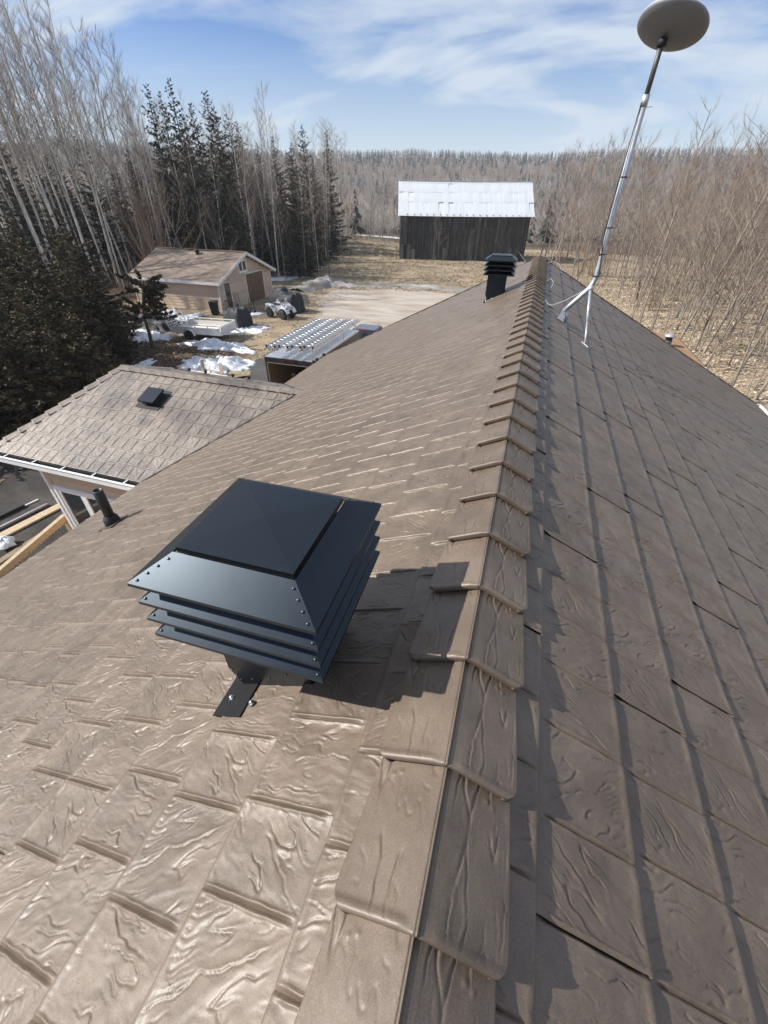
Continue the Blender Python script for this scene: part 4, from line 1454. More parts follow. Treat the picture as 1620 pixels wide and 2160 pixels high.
# paler loose boards and small doors on the front
for (x0, wd, z0, hh, tilt) in ((0.12, 0.45, 0.1, 2.05, 0.0), (1.05, 0.6, 0.05, 2.1, 0.01), (1.7, 0.75, -0.1, 1.6, -0.015), (5.3, 0.7, -0.05, 0.75, 0.03), (6.95, 0.6, 0.05, 1.7, 0.0), (17.6, 0.35, 0.2, 1.6, 0.02), (18.6, 0.4, 0.1, 1.5, -0.02)):
    k = max(1, int(wd / 0.22))
    for j in range(k):
        o = MB().mm((0, -0.015, 0), (wd / k - 0.02, 0.015, hh)).build('loose_board', bpy.data.materials.get('old_grey_board') or simple('old_grey_board', (0.17, 0.155, 0.135), 0.9, 0, 0.4, 6, 0.3, 0.01, stretch=(1, 1, 0.1), objvar=0.3), barn)
        o.location = (x0 + j * wd / k, 0.0, z0); o.rotation_euler = (0, tilt, 0)
# sliding door leaf and its rail
for j in range(15):
    o = MB().mm((0, -0.013, 0), (0.255, 0.013, 4.05)).build('door_plank', BARN, barn)
    o.location = (8.0 + j * 0.27, -0.012 + (j % 3) * 0.005, 0.12)
MB().mm((5.8, -0.06, 4.25), (14.4, 0.02, 4.36)).build('door_rail', BARN, barn)
for j in range(19): MB().mm((0.9 + j * 1.02, -0.34, BH - 0.13), (1.0 + j * 1.02, 0.03, BH - 0.05)).build('rafter_tail', MATTEBLACK, barn)
# roof sheets, three rows a side, each a separate sheet with a slightly lifted edge
nb_ = 27
ovx, ovy = 0.45, 0.40
sl_len = math.hypot(BD / 2 + ovy, (BR - BH) * (1 + ovy / (BD / 2)))
ang = math.atan2(BR - BH, BD / 2)
sw = (bL + 2 * ovx) / nb_
rows = [0.0, 0.40, 0.68, 0.94, 1.0]
for side in (0, 1):
    for r_ in range(4):
        for c_ in range(nb_):
            ln = (rows[r_ + 1] - rows[r_]) * sl_len + 0.12
            cx = -ovx + c_ * sw
            sag = 0.06 * math.sin(math.pi * (cx / bL)) * -1.0 + 0.10 * (cx / bL)
            s0 = rows[r_] * sl_len
            yy = -ovy + s0 * math.cos(ang); zz = BH - ovy * math.tan(ang) + s0 * math.sin(ang) + 0.03 + 0.015 * r_ + sag
            me = MB().mm((0, 0, -0.004), (sw + 0.02, ln, 0.004)).mesh('roof_sheet', SHEETM)
            o = link('roof_sheet', me, barn)
            jit = rb.uniform(-0.006, 0.006) + (0.03 if rb.random() < 0.08 else 0)
            if side == 0:
                o.matrix_local = Matrix.Translation((cx, yy, zz + rb.uniform(0, 0.012))) @ Matrix.Rotation(ang - jit, 4, 'X') @ Matrix.Rotation(rb.uniform(-0.004, 0.004), 4, 'Y')
            else:
                o.matrix_local = Matrix.Translation((cx + sw, BD - yy, zz + rb.uniform(0, 0.012))) @ Matrix.Rotation(math.pi, 4, 'Z') @ Matrix.Rotation(ang - jit, 4, 'X')
# prop poles at both ends of the barn
for (x0, y0, x1, y1, z1, lb) in ((-0.55, -0.6, -0.5, -0.5, 2.1, 'grey fence post standing at the near corner of the barn'), (20.6, -1.2, 19.0, -0.1, 1.5, 'grey plank leaning against the barn corner behind the far vent')):
    a = Vector((x0, y0, -0.1)); b = Vector((x1, y1, z1))
    mw_ = barn.matrix_basis
    tag(MB().beam(mw_ @ a, mw_ @ b, 0.12, 0.1).build('wooden_post', bpy.data.materials['old_grey_board']), lb, 'post')

# ------------------------------------------------------------------ brown roofed outbuilding beyond the gable, right
ob = empty('outbuilding', (4.9, 24.0, 0), 0, 'low outbuilding with plain brown roof and white eave behind the gable', 'shed')
oo = Vector(ob.location)
zr2, ze2 = 2.62, 2.36
V = [(2.0, 21.0, ze2), (7.72, 21.3, ze2), (7.72, 26.4, ze2), (6.6, 27.6, ze2), (2.0, 27.6, ze2), (4.4, 23.3, zr2), (4.4, 25.2, zr2)]
F = [(0, 1, 5), (1, 2, 6, 5), (2, 3, 6), (3, 4, 6), (4, 0, 5, 6)]
V2 = [tuple(Vector(p) - oo) for p in V] + [tuple(Vector(p) - oo - Vector((0, 0, 0.06))) for p in V[:5]]
MB().add(V2, F + [(0, 7, 8, 1), (1, 8, 9, 2), (2, 9, 10, 3), (3, 10, 11, 4), (4, 11, 7, 0), (11, 10, 9, 8, 7)]).build('roof', ASPHB, ob)
MB().mm((2.3 - 4.9, 21.4 - 24, -0.2), (7.4 - 4.9, 26.2 - 24, ze2 - 0.08)).build('wall', SIDING2, ob)
MB().beam(Vector((2.0, 20.97, ze2 - 0.1)) - oo, Vector((7.75, 21.27, ze2 - 0.1)) - oo, 0.03, 0.24).build('fascia', WHITE, ob)
MB().beam(Vector((7.75, 21.27, ze2 - 0.1)) - oo, Vector((7.75, 26.4, ze2 - 0.1)) - oo, 0.03, 0.2).build('fascia', TRIM, ob)
chm = empty('stove_pipe', (6.75, 24.3, 2.42), 0, 'short dark stove pipe with round cap on the outbuilding roof', 'chimney')
MB().lathe([(0.17, -0.1), (0.17, 0.25)], n=16).build('pipe', DARKPIPE, chm)
MB().lathe([(0.15, 0.25), (0.15, 0.42)], n=16).build('collar', MATTEBLACK, chm)
MB().lathe([(0.25, 0.42), (0.25, 0.45), (0.12, 0.53), (0.02, 0.55)], n=16).build('cap', GALV, chm)

# ------------------------------------------------------------------ vehicles and trailers


def wheel(parent, loc, r, w, ax=(0, 1, 0), rim=CHROME, spokes=5):
    """tyre with a rim as its sub-part; ax: axle direction"""
    M_ = Vector(ax).to_track_quat('Z', 'Y').to_matrix()
    t = MB().lathe([(r * 0.60, -w / 2), (r * 0.86, -w / 2), (r * 0.97, -w * 0.36), (r, -w * 0.2), (r, w * 0.2), (r * 0.97, w * 0.36), (r * 0.86, w / 2), (r * 0.60, w / 2)], (0, 0, 0), 22, M_)
    for j in range(16):
        a = 2 * math.pi * j / 16
        t.box(M_ @ Vector((r * 1.0 * math.cos(a), r * 1.0 * math.sin(a), 0)), (r * 0.07, r * 0.14, w * 0.8), M=M_ @ Matrix.Rotation(a, 3, 'Z'))
    o = t.build('wheel', RUBBER, parent); o.location = loc
    q = MB().lathe([(r * 0.62, -w * 0.42), (r * 0.56, -w * 0.5), (r * 0.50, -w * 0.30), (r * 0.14, -w * 0.38), (r * 0.12, w * 0.38), (r * 0.50, w * 0.30), (r * 0.56, w * 0.5), (r * 0.62, w * 0.42)], (0, 0, 0), 20, M_)
    for j in range(spokes):
        a = 2 * math.pi * j / spokes
        for sgn in (-1, 1):
            q.box(M_ @ Vector((r * 0.33 * math.cos(a), r * 0.33 * math.sin(a), sgn * w * 0.36)), (r * 0.42, r * 0.10, w * 0.1), M=M_ @ Matrix.Rotation(a, 3, 'Z'))
    link('rim', q.mesh('rim', rim), o)
    return o


# white utility trailer with ramp gate
ut = empty('utility_trailer', (-21.45, 25.55, 0), R(6), 'open white utility trailer with slatted ramp gate raised', 'trailer')
Lh, Wh = 1.85, 1.0
MB().mm((-Lh, -Wh, 0.50), (Lh, Wh, 0.57)).build('deck', DECKW, ut)
MB().mm((-Lh, -Wh - 0.03, 0.42), (Lh, -Wh, 0.60)).mm((-Lh, Wh, 0.42), (Lh, Wh + 0.03, 0.60)).mm((Lh, -Wh - 0.03, 0.42), (Lh + 0.04, Wh + 0.03, 0.60)).mm((-Lh - 0.04, -Wh - 0.03, 0.42), (-Lh, Wh + 0.03, 0.55)).build('frame', TRAILW, ut)
for sy in (-1, 1):
    MB().mm((-Lh, sy * (Wh + 0.002), 0.605), (Lh, sy * (Wh + 0.022), 0.86)).build('side_panel', TRAILW, ut)
    MB().mm((-Lh, sy * (Wh - 0.02), 0.98), (Lh, sy * (Wh + 0.035), 1.03)).build('top_rail', TRAILW, ut)
    for j in range(5):
        MB().mm((-Lh + 0.02 + j * 0.92 - (0.05 if j == 4 else 0), sy * (Wh + 0.024), 0.45), (-Lh + 0.08 + j * 0.92 - (0.05 if j == 4 else 0), sy * (Wh + 0.06), 0.98)).build('stake', TRAILW, ut)
MB().mm((Lh + 0.042, -Wh, 0.605), (Lh + 0.06, Wh, 0.95)).build('front_panel', TRAILW, ut)
MB().mm((Lh + 0.03, -Wh - 0.02, 0.98), (Lh + 0.08, Wh + 0.02, 1.03)).build('front_rail', TRAILW, ut)
MB().lathe([(0.07, 0.0), (0.07, 0.006)], (Lh + 0.062, 0.1, 0.78), 14, Matrix.Rotation(R(90), 3, 'Y') @ Matrix.Scale(0.6, 3, Vector((1, 0, 0)))).build('maker_badge', simple('badge_ochre', (0.45, 0.30, 0.12), 0.5), ut)
gate = MB()
gm = lambda t, y: (-Lh - 0.06 - 0.36 * t, y, 0.55 + 0.95 * t)
for y in (-Wh, Wh): gate.beam(gm(0, y), gm(1, y), 0.05, 0.05)
gate = gate.build('ramp_gate', TRAILW, ut)
for j in range(7):
    link('gate_slat', MB().beam(gm(0.03 + j * 0.155, -Wh + 0.03), gm(0.03 + j * 0.155, Wh - 0.03), 0.03, 0.10, up=(0.93, 0, 0.36)).mesh('gate_slat', TRAILW), gate)
for y in (-0.5, 0.0, 0.5):
    link('gate_bar', MB().beam(gm(0.02, y), gm(0.98, y), 0.03, 0.03).mesh('gate_bar', TRAILW), gate)
for sy in (-1, 1):
    wheel(ut, (-0.45, sy * (Wh + 0.16), 0.33), 0.33, 0.2, (0, 1, 0), CHROME)
    fd = MB()
    for j in range(8):
        a0 = math.pi * j / 8; a1 = math.pi * (j + 1) / 8
        P = [(-0.45 + 0.42 * math.cos(a), sy * (Wh + 0.062 + e), 0.36 + 0.40 * math.sin(a)) for a in (a0, a1) for e in (0, 0.22)]
        fd.add(P, [(0, 1, 3, 2)])
        fd.add([(p[0], p[1], p[2] - 0.012) for p in P], [(2, 3, 1, 0)])
    fd.build('mudguard', TRAILW, ut, fix=False)
MB().beam((Lh + 0.02, -0.75, 0.47), (Lh + 1.15, 0, 0.47), 0.07, 0.09).beam((Lh + 0.02, 0.75, 0.47), (Lh + 1.15, 0, 0.47), 0.07, 0.09).beam((Lh + 1.0, 0, 0.47), (Lh + 1.4, 0, 0.47), 0.08, 0.08).build('tongue', TRAILW, ut)
MB().tube([(Lh + 0.95, -0.12, 0.02), (Lh + 0.95, -0.12, 0.75)], 0.03, 8).lathe([(0.09, 0.0), (0.09, 0.03), (0.03, 0.05)], (Lh + 0.95, -0.12, 0.0), 10).build('jack', GALV, ut)

# quad bike
av = empty('quad_bike', (-19.45, 32.75, 0), R(-16), 'white and black quad bike parked before the covered load', 'quad bike')
av.scale = (1.12, 1.12, 1.12)
for sx in (-1, 1):
    for sy in (-1, 1):
        wheel(av, (sx * 0.66, sy * 0.44, 0.31), 0.31, 0.25, (0, 1, 0), DARKPIPE, 6)
bd_ = MB()
bd_.prism([(-0.85, -0.2, 0.55), (-0.55, -0.2, 0.42), (0.55, -0.2, 0.42), (0.9, -0.2, 0.55), (0.95, -0.2, 0.72), (0.7, -0.2, 0.88), (0.3, -0.2, 0.90), (0.05, -0.2, 0.80), (-0.5, -0.2, 0.80), (-0.9, -0.2, 0.74)], (0, 0.4, 0))
bd_.build('body', ATVW, av, bevel=0.02)
for sx in (-1, 1):
    for sy in (-1, 1):
        fd = MB()
        cx = sx * 0.66
        pr2 = [(cx + 0.46 * math.cos(a), sy * 0.16, 0.36 + 0.44 * math.sin(a)) for a in np.linspace(0.25, math.pi - 0.25, 7)]
        pr2 += [(p[0] * 1.0, p[1], p[2] - 0.05) for p in reversed(pr2)]
        fd.prism(pr2, (0, sy * 0.36, 0)).build('mudguard', ATVW, av, bevel=0.008)
MB().prism([(-0.75, -0.15, 0.82), (0.12, -0.15, 0.84), (0.2, -0.15, 0.93), (-0.1, -0.15, 0.90), (-0.55, -0.15, 0.94), (-0.75, -0.15, 0.92)], (0, 0.3, 0)).build('seat', RUBBER, av, bevel=0.03)
MB().prism([(0.30, -0.24, 0.86), (0.95, -0.24, 0.78), (0.98, -0.24, 0.90), (0.62, -0.24, 1.10), (0.36, -0.24, 1.08)], (0, 0.48, 0)).build('cowl', ATVW, av, bevel=0.03)
for sy in (-1, 1): MB().prism([(-0.95, sy * 0.2, 0.78), (-0.30, sy * 0.2, 0.80), (-0.34, sy * 0.2, 0.90), (-0.92, sy * 0.2, 0.92)], (0, sy * 0.36, 0)).build('rear_panel', ATVW, av, bevel=0.02)
for sy in (-1, 1): MB().beam((0.26, sy * 0.30, 1.20), (0.26, sy * 0.48, 1.20), 0.05, 0.16).build('hand_guard', ATVW, av)
MB().tube([(0.42, 0, 0.95), (0.30, 0, 1.22)], 0.03, 8).tube([(0.18, -0.44, 1.22), (0.28, -0.22, 1.25), (0.30, 0, 1.20), (0.28, 0.22, 1.25), (0.18, 0.44, 1.22)], 0.02, 8).build('handlebar', MATTEBLACK, av)
for x0, x1, z_ in ((0.48, 1.02, 1.12), (-0.98, -0.50, 0.98)):
    rk_ = MB().tube([(x0, -0.38, z_), (x1, -0.38, z_), (x1, 0.38, z_), (x0, 0.38, z_), (x0, -0.38, z_)], 0.014, 6)
    for j in range(5): rk_.tube([(x0, -0.28 + j * 0.14, z_), (x1, -0.28 + j * 0.14, z_)], 0.010, 6)
    for sy in (-0.25, 0.25): rk_.tube([((x0 + x1) / 2, sy, z_), ((x0 + x1) / 2, sy, 0.8)], 0.012, 6)
    rk_.build('rack', MATTEBLACK, av)
for sy in (-0.28, 0.28): MB().lathe([(0.02, 0), (0.07, 0.04), (0.07, 0.06)], (0.90, sy, 0.72), 10, Matrix.Rotation(R(90), 3, 'Y')).build('headlight', GLASS, av)
MB().beam((0.98, -0.2, 0.45), (0.98, 0.2, 0.45), 0.05, 0.25).build('bumper', MATTEBLACK, av)


def draped(name, loc, rz, lx, ly, peaks, mat, label, cat, seed=1, base=0.05):
    """a cover thrown over lumps: closed mesh with folds"""
    n, m_ = 44, 32
    U, Vv = np.meshgrid(np.linspace(-1, 1, n), np.linspace(-1, 1, m_))
    Rr = np.maximum(np.abs(U), np.abs(Vv))
    H = np.zeros_like(U)
    for (px, py, rx, ry, h) in peaks:
        H = np.maximum(H, h * np.clip(1.25 - ((np.abs(U - px) / rx) ** 4 + (np.abs(Vv - py) / ry) ** 4), 0, 1) ** 0.30)
    aa = np.arctan2(Vv, U)
    fold = 0.11 * np.sin(aa * 11 + 3 * pn(U * 2, Vv * 2, seed)) * sstep(0.35, 1.0, Rr)
    H = H * (1 + fold) + 0.16 * fbm(U * 3, Vv * 3, seed + 4, 4) * sstep(0.05, 0.4, H)
    out = 1 + 0.05 * np.sin(aa * 9 + seed) * Rr
    H = np.maximum(H, base) * sstep(1.0, 0.93, Rr) - 0.02 * (Rr > 0.985)
    G = np.stack([U * lx / 2 * out, Vv * ly / 2 * out, H], -1)
    idx = np.arange(n * m_).reshape(m_, n)
    F = np.stack([idx[:-1, :-1], idx[:-1, 1:], idx[1:, 1:], idx[1:, :-1]], -1).reshape(-1, 4)
    o = link(name, np_mesh(name, G.reshape(-1, 3), F, mat, True))
    o.location = loc; o.rotation_euler = (0, 0, rz)
    return tag(o, label, cat)


draped('covered_load', (-20.3, 35.2, 0), R(-14), 3.6, 2.2, [(0.0, 0.0, 0.85, 0.75, 1.25), (-0.3, 0.1, 0.40, 0.5, 1.75), (0.35, 0.0, 0.5, 0.7, 1.45)], TARP, 'black tarpaulin covered load behind the quad bike', 'covered load', 3)
draped('covered_machine', (-21.3, 29.2, 0), R(-20), 2.7, 1.9, [(0.45, -0.1, 0.5, 0.75, 1.35), (-0.2, 0.0, 0.6, 0.6, 1.0)], TARP, 'small black covered machine between utility trailer and garage', 'covered machine', 8)
draped('covered_car', (-26.3, 26.3, 0), R(10), 3.6, 1.9, [(0, 0, 0.9, 0.8, 0.7), (-0.1, 0, 0.5, 0.68, 1.05)], TARP, 'dark cover over a low vehicle behind the small pine', 'covered car', 5)

# garage clutter
bn = empty('wheeled_bin', (-25.0, 31.6, 0), R(20), 'black wheeled bin standing by the garage corner', 'bin')
MB().add([(-0.24, -0.26, 0.05), (0.24, -0.26, 0.05), (0.24, 0.26, 0.05), (-0.24, 0.26, 0.05), (-0.3, -0.34, 0.98), (0.3, -0.34, 0.98), (0.3, 0.34, 0.98), (-0.3, 0.34, 0.98)], [(0, 3, 2, 1), (4, 5, 6, 7), (0, 1, 5, 4), (1, 2, 6, 5), (2, 3, 7, 6), (3, 0, 4, 7)]).build('body', MATTEBLACK, bn, bevel=0.02)
MB().box((0, 0, 1.02), (0.66, 0.74, 0.07)).build('lid', RUBBER, bn, bevel=0.02)
for sx in (-1, 1): wheel(bn, (sx * 0.24, 0.3, 0.1), 0.1, 0.05, (1, 0, 0), DARKPIPE, 3)
bk = empty('bicycle', (-24.72, 33.2, 0), R(82), 'old dark bicycle leaning beside the garage door', 'bicycle')
for xx in (-0.5, 0.5):
    o = MB().tube([(0.32 * math.cos(a), 0, 0.32 * math.sin(a)) for a in np.linspace(0, 2 * math.pi, 21)], 0.02, 6, caps=False)
    for j in range(8): o.tube([(0, 0, 0), (0.31 * math.cos(j * math.pi / 4), 0, 0.31 * math.sin(j * math.pi / 4))], 0.003, 3)
    q = o.build('wheel', RUBBER, bk); q.location = (xx, 0, 0.34)
MB().tube([(-0.5, 0, 0.34), (-0.12, 0, 0.30), (-0.2, 0, 0.78), (-0.5, 0, 0.34)], 0.015, 6).tube([(-0.12, 0, 0.30), (0.36, 0, 0.74), (-0.18, 0, 0.70)], 0.016, 6).tube([(0.5, 0, 0.34), (0.34, 0, 0.92)], 0.016, 6).build('frame', DARKPIPE, bk)
MB().tube([(0.28, -0.28, 0.95), (0.34, 0, 0.93), (0.28, 0.28, 0.95)], 0.014, 6).build('handlebar', CHROME, bk)
MB().prism([(-0.34, -0.07, 0.83), (-0.06, -0.02, 0.84), (-0.06, 0.02, 0.84), (-0.34, 0.07, 0.83)], (0, 0, 0.05)).build('saddle', RUBBER, bk)
ht_ = empty('hand_truck', (-22.3, 33.05, 0), R(60), 'dark upright hand truck standing on the snow before the garage', 'hand truck')
MB().tube([(-0.2, 0, 0.1), (-0.2, 0.05, 1.15), (0, 0.1, 1.25), (0.2, 0.05, 1.15), (0.2, 0, 0.1)], 0.025, 6).beam((-0.2, 0, 0.4), (0.2, 0, 0.4), 0.04, 0.03).beam((-0.2, 0.02, 0.75), (0.2, 0.02, 0.75), 0.04, 0.03).build('frame', MATTEBLACK, ht_)
MB().box((0, -0.16, 0.06), (0.45, 0.3, 0.02)).build('toe_plate', MATTEBLACK, ht_)
for sx in (-1, 1): wheel(ht_, (sx * 0.27, 0.08, 0.14), 0.14, 0.08, (1, 0, 0), DARKPIPE, 3)
lt = MB().tube([(-25.02, 34.9, 0), (-25.08, 34.75, 1.25)], 0.02, 6).tube([(-24.95, 35.3, 0), (-25.08, 35.2, 1.1)], 0.02, 6).beam((-25.02, 34.9, 0.0), (-24.98, 34.88, 0.32), 0.03, 0.24)
tag(lt.build('garden_tool', DOORB), 'brown long-handled yard tools leaning between the garage doors', 'garden tools')

# black cargo trailer with an open back
ct = empty('cargo_trailer', (-9.15, 18.2, 0), 0, 'black enclosed cargo trailer with open rear and silver roof', 'trailer')
cw_, cl_, ch, cf = 1.10, 2.70, 2.62, 0.50
MB().mm((-cw_, -cl_, cf), (cw_, cl_, cf + 0.06)).build('floor', PLYD, ct)
for sx in (-1, 1):
    MB().mm((sx * cw_, -cl_, cf - 0.1), (sx * (cw_ - 0.03), cl_, ch - 0.06)).build('side_wall', TRAILB, ct)
    MB().mm((sx * (cw_ - 0.034), -cl_ + 0.06, cf + 0.06), (sx * (cw_ - 0.045), cl_ - 0.05, ch - 0.1)).build('lining', PLYD, ct)
MB().mm((-cw_ + 0.03, cl_ - 0.04, cf), (cw_ - 0.03, cl_, ch - 0.06)).build('front_wall', TRAILB, ct)
MB().mm((-cw_ - 0.01, -cl_ - 0.01, ch - 0.058), (cw_ + 0.01, cl_ + 0.01, ch)).build('roof', ALU, ct)
bkf = MB()
bkf.mm((-cw_ - 0.012, -cl_ - 0.035, cf - 0.15), (-cw_ + 0.06, -cl_ - 0.012, ch - 0.02)).mm((cw_ - 0.06, -cl_ - 0.035, cf - 0.15), (cw_ + 0.012, -cl_ - 0.012, ch - 0.02)).mm((-cw_ + 0.06, -cl_ - 0.035, ch - 0.22), (cw_ - 0.06, -cl_ - 0.012, ch - 0.02))
bkf = bkf.build('rear_frame', TRAILB, ct)
for j in (-0.22, 0, 0.22): link('marker_light', MB().box((j, -cl_ - 0.04, ch - 0.09), (0.1, 0.02, 0.035)).mesh('marker_light', RED), bkf)
MB().mm((-cw_ + 0.055, -cl_ - 0.03, cf), (-cw_ + 0.085, -cl_ + 0.02, ch - 0.24)).mm((cw_ - 0.085, -cl_ - 0.03, cf), (cw_ - 0.055, -cl_ + 0.02, ch - 0.24)).mm((-cw_ + 0.085, -cl_ - 0.03, ch - 0.245), (cw_ - 0.085, -cl_ + 0.02, ch - 0.222)).build('door_jamb', ALU, ct)
MB().beam((0, -cl_ - 0.03, 0.45), (0, -cl_ - 1.95, 0.08), 2.0, 0.06).build('ramp_door', PLYD, ct)
for sx in (-1, 1):
    for yy in (-0.45, 0.4): wheel(ct, (sx * (cw_ - 0.12), yy, 0.34), 0.34, 0.2, (1, 0, 0), CHROME)
MB().beam((-0.7, cl_, 0.45), (0, cl_ + 1.3, 0.45), 0.08, 0.1).beam((0.7, cl_, 0.45), (0, cl_ + 1.3, 0.45), 0.08, 0.1).build('tongue', TRAILB, ct)
# rack on the roof
for j, yy in enumerate((-2.2, -0.75, 0.75, 2.3)):
    rk_ = MB()
    for sx in (-1, 1):
        rk_.beam((sx * (cw_ - 0.03), yy, ch + 0.002), (sx * (cw_ - 0.03), yy, ch + 0.34), 0.05, 0.05, up=(0, 1, 0))
    rk_.beam((-cw_ - 0.02, yy, ch + 0.365), (cw_ + 0.02, yy, ch + 0.365), 0.05, 0.05)
    rk_.build('roof_rack', ALU, ct)
# things lying inside
for (x, y, z_, dx, dy, dz_, mat, nm, lb) in ((-0.45, -1.4, 0.64, 0.8, 0.5, 0.16, TARPG, 'toolbox', 'grey toolbox on the floor inside the cargo trailer'), (0.25, -1.7, 0.68, 0.3, 1.6, 0.12, DARKPIPE, 'shingle_bundle', 'dark bundle lying inside the cargo trailer')):
    q = empty(nm, (ct.location.x + x, ct.location.y + y, z_ - dz_ / 2 + 0.005), R(8), lb, 'toolbox' if nm == 'toolbox' else 'bundle')
    MB().box((0, 0, dz_ / 2), (dx, dy, dz_)).build('body', mat, q, bevel=0.012)
    MB().box((0, 0, dz_ + 0.012), (dx * 0.97, dy * 0.97, 0.02)).build('lid' if nm == 'toolbox' else 'wrapping', MATTEBLACK, q, bevel=0.004)

# aluminium ladders on the rack
ladders = [(-0.62, 0.02, 'aluminium ladder on the trailer rack nearest the garage'), (-0.10, 0.015, 'second aluminium ladder from the garage side of the rack'), (0.42, 0.01, 'third aluminium ladder from the garage side of the rack'), (0.93, 0.0, 'aluminium ladder on the trailer rack nearest the house')]
for j, (x, rz, lb) in enumerate(ladders):
    ll = 5.5
    la = empty('ladder', (ct.location.x + x, ct.location.y - 0.35 + 0.14 * j, ch + 0.392), rz, lb, 'ladder', 'ladders on the trailer roof rack')
    for lay in (0, 1):
        zz = lay * 0.095 + 0.04
        off_ = 0.0 if lay == 0 else 0.03
        for sx in (-1, 1):
            r_ = MB().mm((sx * (0.215 - off_) - 0.014, -ll / 2 + lay * 0.12, zz - 0.038), (sx * (0.215 - off_) + 0.014, ll / 2 - lay * 0.2, zz + 0.038)).build('rail', ALU, la)
            link('end_cap', MB().box((sx * (0.215 - off_), -ll / 2 + lay * 0.12 - 0.03, zz), (0.04, 0.07, 0.09)).mesh('end_cap', LUMBER if lay == 0 else MATTEBLACK), r_)
        for q in range(17):
            yy = -ll / 2 + 0.25 + q * 0.30
            MB().tube([(-0.2 + off_, yy, zz), (0.2 - off_, yy, zz)], 0.017, 6).build('rung', ALU, la)

# pickup truck ahead of the cargo trailer
pk = empty('pickup_truck', (-9.0, 24.9, 0), 0, 'dark pickup truck mostly hidden behind the roof edge', 'pickup truck')
MB().prism([(-0.96, -2.9, 0.55), (-0.96, 2.9, 0.55), (-0.96, 2.95, 0.95), (-0.96, 2.6, 1.10), (-0.96, 1.0, 1.17), (-0.96, -2.9, 1.17)], (1.92, 0, 0)).build('body', TRUCK, pk, bevel=0.05)
MB().mm((-0.80, -2.8, 1.171), (0.80, -0.95, 1.19)).build('bed', MATTEBLACK, pk)
V = [(-0.88, -0.95, 1.15), (0.88, -0.95, 1.15), (0.88, 1.35, 1.15), (-0.88, 1.35, 1.15), (-0.70, -0.75, 1.86), (0.70, -0.75, 1.86), (0.70, 0.55, 1.86), (-0.70, 0.55, 1.86)]
cab = MB().add(V, [(0, 3, 2, 1), (4, 5, 6, 7), (0, 1, 5, 4), (1, 2, 6, 5), (2, 3, 7, 6), (3, 0, 4, 7)]).build('cab', TRUCK, pk, bevel=0.06)


def pane(a, b, c, d, e, name):
    P = [Vector(V[i]) for i in (a, b, c, d)]
    cen = sum(P, Vector()) / 4
    n_ = (P[1] - P[0]).cross(P[2] - P[0]).normalized()
    if n_.dot(cen - Vector((0, 0.2, 1.5))) < 0: n_ = -n_
    Q = [cen + (p - cen) * 0.82 + n_ * 0.004 for p in P]
    link(name, MB().prism(Q, n_ * 0.012).mesh(name, GLASS), cab)


pane(0, 1, 5, 4, 0, 'rear_window'); pane(1, 2, 6, 5, 0, 'side_window'); pane(2, 3, 7, 6, 0, 'windscreen'); pane(3, 0, 4, 7, 0, 'side_window')
MB().mm((-0.32, -0.80, 1.80), (0.32, -0.765, 1.845)).build('brake_light', RED, pk)
MB().tube([(0.60, 0.3, 1.87), (0.62, 0.28, 2.08)], 0.012, 6).build('aerial', MATTEBLACK, pk)
for sx in (-1, 1):
    MB().box((sx * 1.06, 1.0, 1.25), (0.2, 0.1, 0.22)).build('mirror', MATTEBLACK, pk, bevel=0.02)
    MB().box((sx * 0.86, -2.9, 0.95), (0.16, 0.06, 0.34)).build('tail_light', RED, pk, bevel=0.01)
    for yy in (-1.75, 1.85): wheel(pk, (sx * 0.86, yy, 0.39), 0.39, 0.26, (1, 0, 0), CHROME)
MB().mm((-0.98, 2.9, 0.5), (0.98, 3.02, 0.75)).mm((-0.98, -3.02, 0.5), (0.98, -2.9, 0.72)).build('bumper', CHROME, pk)

# ------------------------------------------------------------------ lumber and yard clutter
fr_ = empty('lumber_frame', (-16.0, 18.9, 0.25), R(-2), 'rough frame of pale lumber with two leaning posts on the snow', 'lumber')
MB().beam((-1.9, -0.45, 0.05), (1.4, -0.55, 0.05), 0.14, 0.10).build('sill_board', DECKW, fr_)
MB().beam((-0.62, 0.10, 0.52), (-0.30, -0.35, 0.08), 0.16, 0.10).build('post', LUMBER, fr_)
MB().beam((0.62, 0.05, 0.52), (0.95, -0.40, 0.08), 0.16, 0.10).build('post', LUMBER, fr_)
MB().beam((-0.35, -0.2, 0.15), (0.9, -0.25, 0.15), 0.05, 0.08).build('cross_board', DECKW, fr_)

# things on the dark soil by the wing
tag(MB().beam((-13.0, 7.1, 0.06), (-13.6, 3.6, 0.06), 0.30, 0.05).build('plank', LUMBER), 'wide pale plank lying on the dark soil by the wing', 'plank')
tag(MB().beam((-12.25, 6.0, 0.05), (-12.3, 3.2, 0.05), 0.2, 0.07).build('plank', PLYD), 'brown plank lying in shade beside the mesh rail', 'plank')
tag(MB().beam((-13.5, 6.9, 0.05), (-13.9, 4.6, 0.05), 0.16, 0.02).beam((-13.42, 6.9, 0.08), (-13.82, 4.6, 0.08), 0.01, 0.07).build('metal_strip', ALU), 'long silver metal strip lying on the soil', 'metal strip')
tag(MB().beam((-14.1, 6.6, 0.08), (-14.35, 5.2, 0.08), 0.10, 0.08).build('black_pipe', MATTEBLACK), 'black length of pipe on the soil beyond the silver strip', 'pipe')
tag(MB().beam((-14.02, 7.0, 0.05), (-14.3, 5.6, 0.05), 0.04, 0.03).build('white_rod', WHITE), 'thin white rod on the soil near the black pipe', 'rod')
gb = empty('storage_tub', (-13.9, 8.4, 0.02), R(15), 'pale grey plastic tub behind the wing corner', 'tub')
